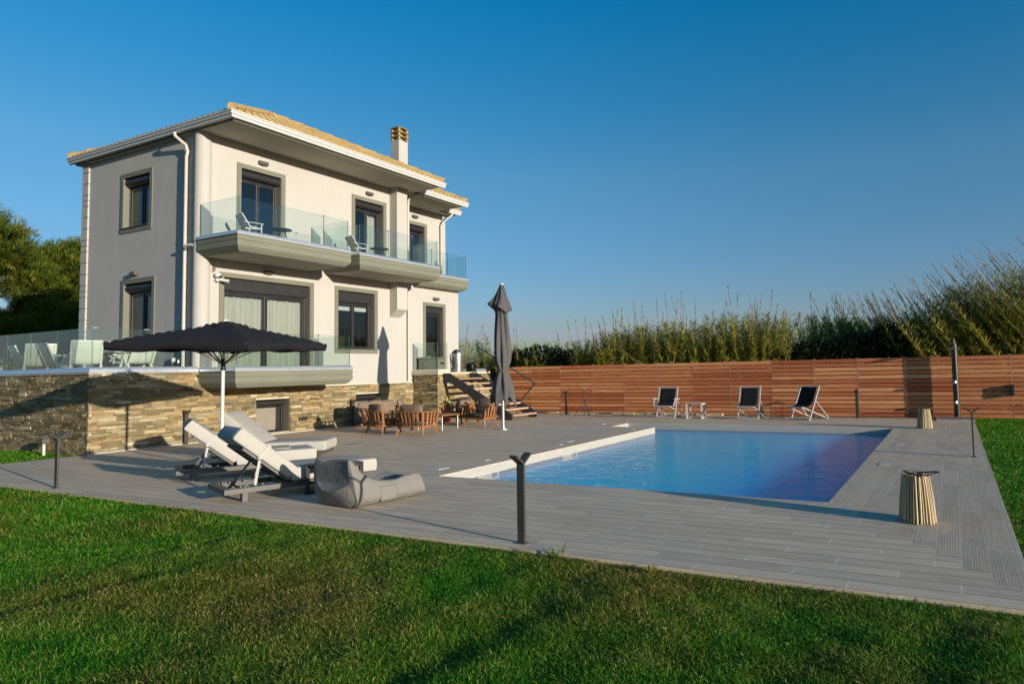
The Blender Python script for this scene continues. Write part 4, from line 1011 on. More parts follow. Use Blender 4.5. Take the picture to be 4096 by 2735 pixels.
for i in range(6):
    row = []; z = 4.02 - .6 * i / 5; r_ = .05 + .215 * (i / 5) ** .9
    for k_ in range(NS):
        a = 2 * math.pi * k_ / NS; f_ = 1 + .16 * math.sin(4 * a + .3) * (i / 5) + .08 * math.sin(9 * a) * i / 5 + .42 * max(0, math.cos(a - rad(195))) ** 4 * (i / 5) ** 2
        row.append((r_ * f_ * math.cos(a), r_ * f_ * math.sin(a), z - (.14 * max(0, math.sin(2 * a + 2.2)) if i == 5 else .05 * (i / 5) * max(0, math.sin(2 * a + 2.2))) + (.16 * max(0, math.cos(a - rad(195))) ** 2 * (i / 5) ** 2)))
    flap.append(row)
m = MB(); m.grid(flap, closed=True); f_ = m.build('top_flap', GREYF, t, smooth=True, sub=1); f_.modifiers.new('solid', 'SOLIDIFY').thickness = .006
m = MB(); m.lathe([(.145, 1.625), (.155, 1.65), (.145, 1.675)], n=24); m.build('tie_strap', GREYF, t, smooth=True)
m = MB(); m.tube([(0, 0, .02), (0, 0, 4.1)], .042, 16); m.build('pole', STEEL, t, smooth=40)
m = MB(); m.lathe([(.06, 4.09), (.06, 4.12), (.02, 4.15), (.0, 4.155)], n=14); m.build('finial', WHITE, t, smooth=40)
m = MB(); m.lathe([(.2, 0), (.2, .012), (.06, .014), (.055, .06), (.043, .06)], n=28); m.build('base_plate', STEEL, t, smooth=40)

# ------------------------------------------------------------------ teak seating (front towards -y)
def tub(label, loc, rz, hw=.48, dp=.40, name='tub_chair', cat='armchair', pillows=1, seatm=TAUPED, group='slatted teak seats with taupe cushions'):
    t = thing(name, label, cat, loc, rz, group)
    def path(w_, f_, r_, n=26):
        pts = [(-w_, -f_), (-w_, -f_ * .3)]
        for i in range(n + 1):
            a = math.pi - math.pi * i / n; x = math.copysign(abs(math.cos(a)) ** .62, math.cos(a)); y = abs(math.sin(a)) ** .62
            pts.append((x * w_, y * r_))
        return pts + [(w_, -f_ * .3), (w_, -f_)]
    top, bot = path(hw, .30, dp), path(hw * .86, .28, dp * .82)
    rail = MB(); p3 = [(x, y, .62 - .0 * y) for x, y in top]
    for a, b in zip(p3, p3[1:]): rail.bar(a, b, .055, .03)
    rail.build('top_rail', TEAK, t, bevel=.008)
    base = MB(); p3 = [(x, y, .235) for x, y in bot]
    for a, b in zip(p3, p3[1:]): base.bar(a, b, .05, .045)
    base.bar(p3[0], p3[-1], .05, .045); base.box(-hw * .84, hw * .84, -.25, dp * .7, .222, .245); base.build('seat_frame', TEAK, t, bevel=.004)
    def arc(pts):
        L_ = [0]
        for a, b in zip(pts, pts[1:]): L_.append(L_[-1] + math.dist(a, b))
        return L_
    la, lb = arc(top), arc(bot)
    def at(pts, L_, u):
        d_ = u * L_[-1]
        for i in range(len(L_) - 1):
            if d_ <= L_[i + 1] + 1e-9: k_ = (d_ - L_[i]) / max(L_[i + 1] - L_[i], 1e-9); return (pts[i][0] + (pts[i + 1][0] - pts[i][0]) * k_, pts[i][1] + (pts[i + 1][1] - pts[i][1]) * k_)
        return pts[-1]
    n = int(la[-1] / .135)
    for i in range(n + 1):
        u = .02 + .96 * i / n; a, b = at(top, la, u), at(bot, lb, u); a2 = at(top, la, min(u + .02, 1)); d_ = Vector((a2[0] - at(top, la, max(u - .02, 0))[0], a2[1] - at(top, la, max(u - .02, 0))[1], 0)).normalized()
        m = MB(); m.cr = random.uniform(.3, .75); m.bar((*b, .258), (*a, .604), .018, .06, up=d_, h2=.05); m.build('slat', TEAK, t)
    for x in (-1, 1):
        for y in (-.24, dp * .55):
            m = MB(); m.cr = .6; m.bar((x * (hw * .74 + .09), y + (-.04 if y < 0 else .07), 0), (x * hw * .74, y, .222), .032, .032, w2=.06, h2=.06); m.build('leg', TEAK, t)
    m = MB()
    ns = 1 if hw < .7 else 2; w_ = hw * 1.66 / ns
    for i in range(ns): pillow(m, (-hw * .83 + w_ * (i + .5), .02, .325), (w_, dp + .26, .16), None, 6, 3.2)
    m.build('seat_cushion', seatm, t, smooth=True)
    if hw < .7:
        m = MB(); pillow(m, (0, dp * .52, .60), (hw * 1.45, .20, .44), Matrix.Rotation(rad(-14), 3, 'X'), 7, 2.1, wr=.02); m.build('back_cushion', TAUPE, t, smooth=True)
        if pillows > 1:
            m = MB(); pillow(m, (hw * .55, .02, .57), (.17, .44, .36), Matrix.Rotation(rad(16), 3, 'Y') @ Matrix.Rotation(rad(-14), 3, 'Z'), 7, 2.1, wr=.02); m.build('loose_cushion', TAUPE, t, smooth=True)
    else:
        for i, x in enumerate((-.62, -.2, .24, .64)):
            m = MB(); pillow(m, (x * hw / .86, dp * .5 - (.10 if abs(x) > .5 else 0), .60 + .015 * (i % 2)), (hw * .56, .19, .44), Matrix.Rotation(rad((-28, 0, 3, 30)[i]), 3, 'Z') @ Matrix.Rotation(rad(-15), 3, 'X'), 7, 2.1, wr=.02); m.build('back_cushion', TAUPE, t, smooth=True)
    return t
tub('slatted teak tub chair seen from behind, nearest the furled parasol', (-12.86, 13.58, 0), rad(182), hw=.50, pillows=2)
tub('slatted teak tub chair seen from behind, left of its twin', (-14.12, 13.62, 0), rad(166), hw=.47, pillows=1)
tub('long teak sofa with four taupe cushions along the stone wall', (-15.62, 15.2, 0), rad(90), hw=.95, name='garden_sofa', cat='sofa')
tub('teak armchair facing the camera beside the cactus pot', (-14.10, 16.75, 0), rad(-8), hw=.47, pillows=2)
tub('teak armchair facing the camera just left of the furled parasol', (-12.84, 16.25, 0), rad(-6), hw=.46, pillows=1)
t = thing('coffee_table', 'low square teak coffee table on thin steel legs amid the armchairs', 'coffee table', (-13.45, 15.05, 0), rad(4))
m = MB()
for i in range(5): m.cr = random.uniform(.3, .7); m.box(-.46 + i * .184 + .003, -.46 + (i + 1) * .184 - .003, -.42, .42, .395, .43)
m.box(-.46, .46, -.425, -.38, .37, .394); m.box(-.46, .46, .38, .425, .37, .394); m.build('table_top', TEAK, t, bevel=.003)
for x in (-.42, .42):
    for y in (-.36, .36): m = MB(); m.tube([(x, y, 0), (x, y, .394)], .018, 10); m.build('leg', STEEL, t, smooth=40)
t = thing('cactus_pot', 'spiky columnar cactus in a red pot behind the teak seating', 'potted plant', (-15.05, 17.25, 0))
m = MB(); m.lathe([(.13, 0), (.17, .40), (.19, .41), (.19, .46), (.165, .46), (.15, .42)], n=24); m.build('pot', REDP, t, smooth=40)
m = MB()
for x, y, h, r_ in ((0, 0, .42, .05), (.07, .03, .30, .04), (-.08, .02, .24, .04), (.02, -.07, .2, .035), (-.04, .08, .34, .04)):
    rows = []
    for i in range(9):
        q = i / 8; rr = r_ * (math.sin(min(1, (1.02 - q) * 5) * math.pi / 2) * .9 + .1); rows.append([(x + rr * (1 + .22 * math.cos(8 * a)) * math.cos(a) + .03 * q * (x * 8), y + rr * (1 + .22 * math.cos(8 * a)) * math.sin(a), .42 + h * q) for a in [2 * math.pi * k_ / 32 for k_ in range(32)]])
    m.grid(rows, closed=True)
m.build('cactus', CACT, t, smooth=True)
m = MB()
for i in range(90):
    a, z = random.uniform(0, 6.28), random.uniform(.5, .82); x, y = random.choice(((0, 0), (.07, .03), (-.08, .02), (-.04, .08))); p_ = Vector((x + .05 * math.cos(a), y + .05 * math.sin(a), z)); m.bar(p_, p_ + Vector((math.cos(a), math.sin(a), random.uniform(-.2, .8))) * .05, .003, .003, w2=.001, h2=.001)
for s_ in range(7):
    a = random.uniform(2, 4.5); m.tube([(-.05, 0, .45), (-.05 + .14 * math.cos(a), .14 * math.sin(a), .66), (-.05 + .30 * math.cos(a), .3 * math.sin(a), .70 + random.uniform(-.05, .08))], .006, 5)
m.build('spines', simple('cactus_spine', (.35, .30, .14), .8), t)

# ------------------------------------------------------------------ deck chairs by the fence (front towards -y)
def deck_chair(label, loc, rz, lean, arms, group='white framed deck chairs with black slings'):
    t = thing('deck_chair', label, 'deck chair', loc, rz, group); hw = .32
    foot, topp = Vector((0, -.12, .012)), Vector((0, -.12 + lean, 1.0)); front, rear = Vector((0, -.34, .40)), Vector((0, -.12 + lean + .42, .02))
    m = MB()
    for s_ in (-1, 1): x = Vector((s_ * hw, 0, 0)); m.bar(foot + x, topp + x, .028, .042, up=(1, 0, 0))
    k_ = foot + (topp - foot) * .97; m.bar(k_ - Vector((hw, 0, 0)), k_ + Vector((hw, 0, 0)), .03, .03); m.bar(foot + Vector((-hw, 0, .03)), foot + Vector((hw, 0, .03)), .025, .045); m.build('back_frame', WALU, t, bevel=.003)
    m = MB(); hi = hw - .05
    for s_ in (-1, 1): x = Vector((s_ * hi, 0, 0)); m.bar(front + x, rear + x, .024, .036, up=(1, 0, 0))
    m.bar(front - Vector((hi, 0, 0)), front + Vector((hi, 0, 0)), .035, .045); m.bar(rear - Vector((hi, 0, 0)), rear + Vector((hi, 0, 0)), .03, .03); m.build('seat_frame', WALU, t, bevel=.003)
    m = MB(); pv = foot + (topp - foot) * .56
    for s_ in (-1, 1): x = Vector((s_ * (hw + .03), 0, 0)); m.bar(pv + x, rear + Vector((s_ * (hw + .03), -.05, .02)), .02, .028, up=(1, 0, 0))
    q = rear + (pv - rear) * .2; m.bar(q - Vector((hw + .03, 0, 0)), q + Vector((hw + .03, 0, 0)), .02, .02); m.build('prop_leg', WALU, t, bevel=.003)
    if arms:
        for s_ in (-1, 1): m = MB(); m.bar(pv + Vector((s_ * (hw + .055), .12, .05)), pv + Vector((s_ * (hw + .055), -.32, .07)), .05, .022); m.bar(pv + Vector((s_ * (hw + .05), -.20, .06)), front + Vector((s_ * (hw + .02), .08, .0)), .025, .03); m.build('armrest', WALU, t, bevel=.003)
    rows = []
    for i in range(13):
        u = i / 12; p_ = k_.lerp(front + Vector((0, 0, .02)), u); sg = math.sin(math.pi * min(1, u ** 1.25)); p_ = p_ + Vector((0, .10 * sg, -.19 * sg)); rows.append([(x * (hw - .055) / 4, p_.y + .01 * (1 - (x / 4) ** 2), p_.z) for x in range(-4, 5)])
    m = MB(); m.grid(rows); s = m.build('sling', MESHB, t, smooth=True, recalc=False); s.modifiers.new('solid', 'SOLIDIFY').thickness = .004
    return t
deck_chair('white framed deck chair with armrests, leftmost by the fence', (-8.34, 20.05, 0), rad(-1), .34, True)
deck_chair('upright black sling deck chair, middle one, facing straight ahead', (-5.63, 20.05, 0), rad(-2), .36, False)
deck_chair('black sling deck chair turned to the left, nearest the bollard', (-4.02, 19.98, 0), rad(-24), .56, False)
t = thing('folding_table', 'small folding wire table between the two black deck chairs', 'side table', (-4.84, 20.3, 0), rad(3))
m = MB(); m.box(-.21, .21, -.17, .17, .478, .488); m.build('table_top', DARKM, t)
for s_ in (-1, 1):
    m = MB(); m.tube([(s_ * .18, -.16, .0), (s_ * .17, .0, .24), (s_ * .19, .16, .478)], .007, 6); m.tube([(s_ * .18, .16, .0), (s_ * .17, .0, .24), (s_ * .19, -.16, .478)], .007, 6); m.build('leg', DARKM, t)
m = MB(); m.tube([(-.18, -.16, .05), (.18, -.16, .05)], .006, 6); m.tube([(-.18, .16, .05), (.18, .16, .05)], .006, 6); m.build('crossbar', DARKM, t)
# tripod with camera
t = thing('camera_tripod', 'black photo tripod holding a tiny camera in front of the fence', 'tripod', (-11.45, 20.15, 0))
m = MB(); m.tube([(0, 0, .12), (0, 0, .88)], .014, 8); m.build('centre_column', DARKM, t, smooth=40)
for a in (200, 330, 85):
    m = MB(); c_, s_ = math.cos(rad(a)), math.sin(rad(a)); m.bar((.02 * c_, .02 * s_, .55), (.36 * c_, .36 * s_, .0), .018, .018); m.bar((.02 * c_, .02 * s_, .14), (.2 * c_, .2 * s_, .26), .01, .01); m.build('leg', DARKM, t)
m = MB(); m.lathe([(.02, .86), (.028, .89), (.02, .92)], n=10); m.box(-.015, .015, -.015, .015, .91, .93); m.build('head', DARKM, t)
m = MB(); m.box(-.035, .035, -.018, .018, .931, .985); m.build('camera', simple('grey_camera_body', (.25, .25, .25), .4), t, bevel=.004)

# ------------------------------------------------------------------ wicker lanterns
def lantern(label, loc, rz, strap_rz, cand):
    t = thing('stick_lantern', label, 'lantern', loc, rz, 'peeled stick lanterns on the right deck')
    n = 34
    m = MB()
    for i in range(n):
        a = 2 * math.pi * i / n + random.uniform(-.05, .05); c_, s_ = math.cos(a), math.sin(a); m.cr = random.random(); r0, r1 = .168 + random.uniform(-.006, .006), .122 + random.uniform(-.005, .005)
        b = a + random.uniform(-.05, .05); m.tube([(r0 * c_, r0 * s_, .0 + random.uniform(0, .01)), (.155 * math.cos((a + b) / 2), .155 * math.sin((a + b) / 2), .22), (r1 * math.cos(b), r1 * math.sin(b), .475 + random.uniform(-.012, .012))], [.0135, .0125, .0105], 6, m=0)
    m.build('stick_cage', STICK, t, smooth=50, recalc=False)
    for z, r_ in ((.13, .150), (.33, .128), (.02, .158), (.46, .112)):
        m = MB(); m.tube([(r_ * math.cos(2 * math.pi * i / 28), r_ * math.sin(2 * math.pi * i / 28), z) for i in range(29)], .006, 6); m.build('hoop', LEATH, t)
    m = MB(); m.lathe([(.15, .022), (.15, .034), (0, .034)], n=24); m.build('base', STICK, t)
    m = MB(); m.lathe([(.062, .036), (.062, .29), (.057, .29), (.057, .04)], n=24); m.build('glass_cylinder', GLASS, t, smooth=40)
    if cand: m = MB(); m.lathe([(.05, .038), (.05, .26), (.01, .255)], n=20); m.build('candle', CAND, t, smooth=40)
    m = MB(); pts = []
    cx, sx = math.cos(strap_rz - rz), math.sin(strap_rz - rz)
    for i in range(25):
        a = math.pi * 2 * i / 24; u = .055 + .16 * math.cos(a); v = .10 * math.sin(a); pts.append(Vector((u * cx - v * sx, u * sx + v * cx, .497 + .012 * math.cos(a * 2))))
    for a, b in zip(pts, pts[1:]): m.bar(a, b, .012, .03, up=(b - a).cross(Vector((0, 0, 1))))
    m.build('handle', LEATH, t)
    return t
lantern('large peeled stick lantern near the pool corner at the front', (-.40, 7.64, 0), .3, rad(10), False)
lantern('smaller looking stick lantern with a white candle by the far deck edge', (-.69, 18.2, 0), 1.1, rad(15), True)

# ------------------------------------------------------------------ shower, fence
t = thing('garden_shower', 'dark green column shower standing by the fence at the right', 'shower', (.05, 21.53, 0))
m = MB(); m.lathe([(.078, .02), (.078, 2.12), (.06, 2.13), (.05, 2.13)], n=28); m.build('column', simple('dark_green_column', (.012, .02, .018), .28, var=.1), t, smooth=40)
m = MB(); m.tube([(0, 0, 2.12), (0, 0, 2.28)], .03, 12); m.tube([(0, 0, 2.16), (0, -.12, 2.10), (0, -.2, 2.04)], .014, 8); m.build('arm', DARKM, t, smooth=40)
m = MB(); m.lathe([(.11, 1.985), (.115, 2.0), (.05, 2.03), (.02, 2.05)], (0, -.2), 20); m.build('shower_head', STEEL, t, smooth=40)
for z in (1.02, .44):
    m = MB(); m.lathe([(.04, z - .03), (.045, z), (.035, z + .05)], (-.02, -.095), 12); m.tube([(-.06, -.09, z + .02), (-.12, -.1, z + .03)], .012, 6); m.build('tap', STEEL, t, smooth=40)
m = MB(); m.lathe([(.15, .0), (.15, .02), (.09, .03)], n=24); m.build('foot_plate', STEEL, t, smooth=40)
t = thing('shower_tray', 'low dark slatted shower tray at the foot of the column shower', 'shower tray', (0, 20.95, 0))
m = MB()
for i in range(8): m.box(-.45, .45, -.42 + i * .105, -.42 + i * .105 + .088, .012, .04)
m.build('slats', simple('weathered_grey_wood', (.10, .092, .08), .8, var=.2), t)
m = MB(); m.box(-.46, .46, -.44, -.423, .002, .045); m.box(-.46, .46, .422, .44, .002, .045); m.box(-.475, -.452, -.44, .44, .002, .046); m.box(.452, .475, -.44, .44, .002, .046); m.build('rim', simple('grey_tray_rim', (.30, .285, .26), .7), t)

FZ = thing('wooden_fence', 'long red cedar fence of horizontal boards with steel brackets', 'fence', (-6, 21.75, 0)); o = W(FZ)
px = [-16.0, -14.72, -13.4, -12.0, -10.69, -9.37, -8.05, -6.71, -5.31, -3.96, -2.64, -1.28, .1, 1.46, 2.8, 4.1, 5.4]
nb, pitch = 14, .1285
for q in range(0, len(px) - 1, 2):
    m = MB(o); x0, x1 = px[q], px[min(q + 2, len(px) - 1)]
    for i in range(nb):
        z = -.005 + i * pitch; rr = random.random(); y = 21.742 + random.uniform(-.003, .003); xa = x0 + .004; sg = random.uniform(-.002, .002)
        if random.random() < .35:
            xm = px[min(q + 1, len(px) - 1)]; m.box(xa, xm - .003, y, y + .022, z, z + pitch - .022, None, rr); m.box(xm + .003, x1 - .004, y, y + .022, z + sg, z + pitch - .022 + sg, None, random.random())
        else: m.box(xa, x1 - .004, y, y + .022, z + sg, z + pitch - .022 + sg, None, rr)
    m.build('board_panel', CEDAR, FZ)
for x in px:
    m = MB(o); m.box(x - .035, x + .035, 21.768, 21.83, -.06, 1.79, 0)
    for i in range(nb):
        z = -.005 + i * pitch + pitch - .009
        if i < nb - 1: m.box(x - .020, x + .020, 21.730, 21.738, z - .011, z + .011, 1)
        for dx in (-.022, .022): m.box(x + dx - .004, x + dx + .004, 21.732, 21.74, z - .04, z - .032, 1)
    m.build('post', [simple('galvanised_post', (.30, .29, .27), .5, metal=.4), STEEL], FZ)
t = thing('fence_box', 'small dark wall box mounted on the right end of the fence', 'wall box', (1.46, 21.74, .79))
m = MB(); m.box(-.045, .045, -.14, 0, -.16, .15); m.build('box', BOXD, t, bevel=.006)
m = MB(); m.box(-.035, .035, -.148, -.141, -.14, .13); m.build('box_lid', SHUT, t)

# ------------------------------------------------------------------ things on the landing
t = thing('storage_box', 'grey green plastic storage box behind the low glass of the landing', 'storage box', (-16.72, 18.42, 1.632))
m = MB(); m.box(-.48, .46, -.20, .20, .0, .48); m.build('chest', BOXG, t, bevel=.03)
m = MB(); m.box(-.50, .48, -.22, .22, .482, .545); m.build('chest_lid', BOXG, t, bevel=.02)
m = MB(); m.box(.462, .475, -.1, .1, .30, .36); m.build('handle', BOXD, t, bevel=.004)
t = thing('dustpan', 'small green dustpan lying on the storage box lid', 'dustpan', (-16.92, 18.36, 2.178))
m = MB(); m.box(-.14, .12, -.05, .06, .0, .02); m.box(.0, .14, -.05, .06, .02, .045); m.build('pan', simple('green_plastic', (.05, .32, .14), .5), t, bevel=.008)
m = MB(); m.bar((-.12, .0, .012), (-.3, .02, .014), .03, .018); m.build('handle', simple('tan_handle', (.45, .33, .12), .6), t)
t = thing('trash_bin', 'brushed steel bin with black dome opening at the stair head', 'bin', (-16.30, 19.28, 1.632))
m = MB(); m.lathe([(.17, .0), (.175, .02), (.195, .60)], n=32); m.build('body', STEEL, t, smooth=40)
m = MB(); m.lathe([(.205, .585), (.21, .61), (.205, .635)] + [(.2 * math.cos(a), .635 + .2 * math.sin(a)) for a in [math.pi / 2 * i / 10 for i in range(11)]], n=32); m.build('dome_lid', STEEL, t, smooth=40)
m = MB(); rows = []
for i in range(9):
    e_ = rad(8 + 62 * i / 8); rows.append([(.206 * math.cos(e_) * math.cos(a), .206 * math.cos(e_) * math.sin(a), .636 + .206 * math.sin(e_)) for a in [rad(-90 + (j - 6) * 6.5) for j in range(13)]])
m.grid(rows); fl = m.build('flap', BOXD, t, smooth=True, recalc=False); fl.modifiers.new('solid', 'SOLIDIFY').thickness = .006
m = MB(); m.grid([[(.1885 * math.cos(a), .1885 * math.sin(a), z) for a in [rad(-75 + j * 5) for j in range(5)]] for z in (.46, .50)]); m.build('sticker', WHITE, t)
t = thing('black_bag', 'black shiny bag standing at the right of the bin', 'bag', (-16.28, 20.05, 1.632))
m = MB(); pillow(m, (0, 0, .17), (.36, .30, .36), None, 5, 5, wr=.05); m.build('bag', BAGM, t, smooth=True)

# ------------------------------------------------------------------ balcony furniture
def folding_chair(label, loc, rz):
    t = thing('balcony_chair', label, 'chair', loc, rz, 'white armchairs on the upper balconies'); hw = .28       # front towards +x
    m = MB()
    for y in (-hw, hw): m.bar((-.24, y, 0), (-.02, y, .40), .03, .03); m.bar((.30, y, 0), (.30, y, .55), .03, .03); m.bar((-.30, y, .86), (.0, y, .36), .03, .035); m.bar((-.2, y, .36), (.31, y, .40), .03, .04)
    m.build('frame', WALU, t)
    for y in (-hw - .01, hw + .01): m = MB(); m.bar((-.24, y, .58), (.36, y, .57), .05, .022); m.build('armrest', WALU, t)
    m = MB(); m.bar((-.02, 0, .40), (.31, 0, .42), hw * 1.9, .02); m.build('seat', WALU, t)
    m = MB(); m.bar((-.02, 0, .41), (-.31, 0, .88), hw * 1.9, .018, up=(1, 0, .5)); m.build('backrest', WALU, t)
    return t
c0 = folding_chair('white armchair on the left upper balcony', (-16.45, 11.20, 5.22), rad(75)); c0.scale = (.8, .8, .76)
dup(c0, (-16.42, 14.72, 5.22), rad(75), 'white armchair on the middle upper balcony')
def round_table(label, loc):
    t = thing('round_table', label, 'table', loc, 0, 'round balcony tables')
    m = MB(); m.lathe([(.0, .40), (.29, .40), (.30, .41), (.29, .42), (.0, .42)], n=32); m.build('table_top', DARKM, t, smooth=30)
    for a in (30, 150, 270): m = MB(); m.bar((.2 * math.cos(rad(a)), .2 * math.sin(rad(a)), 0), (.12 * math.cos(rad(a)), .12 * math.sin(rad(a)), .40), .02, .02); m.build('leg', DARKM, t)
    return t
r0 = round_table('round dark table on the left upper balcony', (-16.3, 12.02, 5.22))
dup(r0, (-16.3, 15.55, 5.22), 0, 'round dark table on the middle upper balcony')

# ------------------------------------------------------------------ terrace furniture
def sling_chair(label, loc, rz):
    t = thing('terrace_chair', label, 'chair', loc, rz, 'pale sling chairs on the terrace'); hw = .29      # front towards -y
    m = MB()
    for x in (-hw, hw): m.bar((x, -.30, 0), (x, .02, .64), .035, .05, up=(1, 0, 0)); m.bar((x, .34, 0), (x, -.10, .60), .035, .05, up=(1, 0, 0)); m.bar((x, .12, .38), (x, .34, .94), .03, .035, up=(1, 0, 0)); m.bar((x, -.3, .42), (x, .12, .38), .03, .035, up=(1, 0, 0))
    m.bar((-hw, .33, .93), (hw, .33, .93), .03, .03); m.bar((-hw, -.29, .42), (hw, -.29, .42), .03, .03); m.build('frame', PALEF, t)
    for x in (-hw, hw): m = MB(); m.bar((x, -.26, .645), (x, .24, .65), .05, .022); m.build('armrest', PALEF, t)
    rows = []
    for y, z in ((-.30, .43), (-.15, .415), (.0, .395), (.09, .385), (.14, .42), (.18, .52), (.25, .72), (.335, .94)): rows.append([(x * hw * .95 / 3, y, z - .015 * (1 - (x / 3) ** 2)) for x in range(-3, 4)])
    m = MB(); m.grid(rows); s = m.build('sling', SLINGW, t, smooth=True, recalc=False); s.modifiers.new('solid', 'SOLIDIFY').thickness = .004
    return t
TZ = 1.645
s0 = sling_chair('pale sling chair with its back square to the camera at the terrace corner', (-18.72, 8.62, TZ), rad(-110))
dup(s0, (-20.95, 8.62, TZ), rad(-106), 'pale sling chair with its back to the camera, second from the terrace corner')
dup(s0, (-22.1, 8.85, TZ), rad(172), 'leftmost pale sling chair on the terrace, seen from its side')
dup(s0, (-20.25, 8.72, TZ), rad(176), 'side-on pale sling chair just left of the terrace corner chair')
dup(s0, (-17.95, 9.35, TZ), rad(-80), 'pale sling chair at the right end of the terrace table beside the door')
dup(s0, (-20.4, 10.0, TZ), rad(8), 'pale sling chair across the terrace table facing the camera')
t = thing('terrace_table', 'long pale metal dining table on the terrace behind the glass', 'table', (-19.3, 9.45, TZ))
m = MB(); m.box(-1.05, .95, -.38, .38, .66, .69); m.build('table_top', simple('taupe_table_top', (.30, .29, .25), .4), t, bevel=.005)
for x in (-.9, .8):
    for y in (-.3, .3): m = MB(); m.bar((x, y, 0), (x * .93, y, .655), .06, .06); m.build('leg', PALEF, t)

# deck fittings
def lid(loc, s, label): 
    t = thing('deck_cover_plate', label, 'deck cover', loc, 0, 'white covers let into the deck'); m = MB(); m.box(-s, s, -s, s, .0005, .007, 0); m.box(-s * .8, s * .8, -s * .8, s * .8, .007, .009, 0); m.build('plate', simple('white_cover', (.47, .455, .42), .5, var=.08), t); return t
lid((-7.97, 8.91, 0), .14, 'large white cover in the deck near the bean bag end of the pool'); lid((-7.83, 10.02, 0), .07, 'small white cover in the deck beside the near pool skimmer')
lid((-8.0, 13.2, 0), .14, 'large white cover in the deck near the far pool skimmer'); lid((-7.84, 12.63, 0), .07, 'small white cover just in front of the large far one')
lid((-9.41, 17.5, 0), .13, 'white cover in the deck left of the pool nook'); lid((-7.81, 16.3, 0), .07, 'small white cover at the inner corner of the pool nook')
lid((-1.03, 14.5, 0), .08, 'white cover in the ribbed right deck, farther one'); lid((-1.06, 11.65, 0), .08, 'white cover in the ribbed right deck, nearer one')
t = thing('deck_drain', 'dark slotted drain strip in the deck behind the loungers', 'drain', (-12.81, 11.46, 0))
m = MB(); 
for i in range(12): m.box(-.035, .035, -.25 + i * .042, -.25 + i * .042 + .028, .0005, .005)
m.build('grate', DARKM, t)
for y, lb in ((9.55, 'white pool skimmer mouth nearest the camera in the left pool wall'), (12.35, 'white pool skimmer mouth at the middle of the left pool wall')):
    t = thing('pool_skimmer', lb, 'skimmer', (-7.4, y, 0), 0, 'skimmer mouths in the pool wall')
    m = MB(); m.box(.001, .010, -.30, .30, -.065, -.035); m.box(.001, .010, -.30, .10, -.28, -.066); m.box(.001, .010, .25, .30, -.28, -.066); m.box(.001, .010, .10, .25, -.28, -.25); m.build('faceplate', LINER, t, bevel=.003)
    m = MB(); m.box(.0015, .004, .102, .248, -.248, -.067); m.build('throat_shade', simple('skimmer_throat_shade', (.16, .13, .08), .6), t)  # flat plate; shade of the open mouth is put into its colour
# ------------------------------------------------------------------ vegetation
def blades(pts, base_w, length, direction, bend, NRs):
    """thin tapering leaf = quad + tip triangle -> returned as triangles; arrays (n,3),(n,),(n,),(n,3)"""
    n = len(pts); d = direction / np.linalg.norm(direction, axis=1, keepdims=True)
    side = np.cross(d, np.array([0, 0, 1.0]) + NRs.normal(0, .3, (n, 3))); side /= np.linalg.norm(side, axis=1, keepdims=True) + 1e-9
    w = base_w[:, None] / 2; L = length[:, None]
    mid = pts + d * L * .55; tip = pts + d * L + bend
    V = np.stack([pts - side * w * .6, pts + side * w * .6, mid + side * w + bend * .25, mid - side * w + bend * .25, tip], 1).reshape(-1, 3)
    i0 = np.arange(n)[:, None] * 5
    F = np.concatenate([i0 + [0, 1, 2], i0 + [0, 2, 3], i0 + [3, 2, 4]], 1).reshape(-1, 3)
    return V, F

# lawn: dense short blades near the camera, sparser farther off
def lawn_points():
    out = []
    def band(x0, x1, y0, y1, dens):
        n = int((x1 - x0) * (y1 - y0) * dens); return np.stack([NR.uniform(x0, x1, n), NR.uniform(y0, y1, n)], 1)
    for x0, x1, y0, y1, dn in ((-17.5, -11, 2.0, 5.19, 5000), (-11, -7, 1.6, 5.19, 9000), (-7, -4, 1.2, 5.19, 16000), (-4, 2.6, 1.0, 5.19, 20000), (.455, 4.0, 5.19, 12, 3400), (.455, 4.5, 12, 21.7, 2000), (-26, -17.2, 4.5, 7.97, 1800), (-16, .5, 21.32, 21.72, 900)):
        out.append(band(x0, x1, y0, y1, dn))
    P = np.concatenate(out)
    dist = np.hypot(P[:, 0], P[:, 1])
    # keep what lies roughly ahead of the place the photo was taken from
    ang = np.degrees(np.arctan2(P[:, 0], P[:, 1])); keep = (ang > -84) & (ang < 28)
    return P[keep], dist[keep]
P, dist = lawn_points(); n = len(P)
hgt = NR.gamma(5, .0058, n) * (1 + .35 * np.sin(P[:, 0] * 2.3 + np.sin(P[:, 1] * 3.1)) * np.sin(P[:, 1] * 2.9 + 1.3)); hgt = np.clip(hgt, .010, .085) * np.where(dist > 9, 1.1, .58)
tl = NR.normal(0, 1, (n, 2)) * 1.15
dirn = np.stack([tl[:, 0] - .12, tl[:, 1], np.ones(n)], 1)
bend = np.stack([tl[:, 0] * .012, tl[:, 1] * .012, -np.abs(NR.normal(0, .006, n))], 1)
wd = NR.uniform(.0022, .0044, n) * np.clip(dist / 5, 1, 3.2)
rut = .014 * np.sin(P[:, 0] * 7.3 + .5 * np.sin(P[:, 1] * .9)) * (.5 + .5 * np.sin(P[:, 0] * 1.9 + 1)) + .012 * np.sin(P[:, 0] * 3.1 + .35 * P[:, 1]) + .006 * np.sin(P[:, 0] * 11 + P[:, 1] * 5) * np.sin(P[:, 1] * 8.3)
near_deck = np.clip((5.2 - P[:, 1]) / .5, 0, 1) * (P[:, 0] < .45); rut *= 1.15 * near_deck
V, F = blades(np.column_stack([P, -.045 + rut]), wd, hgt + .02, dirn, bend, NR)
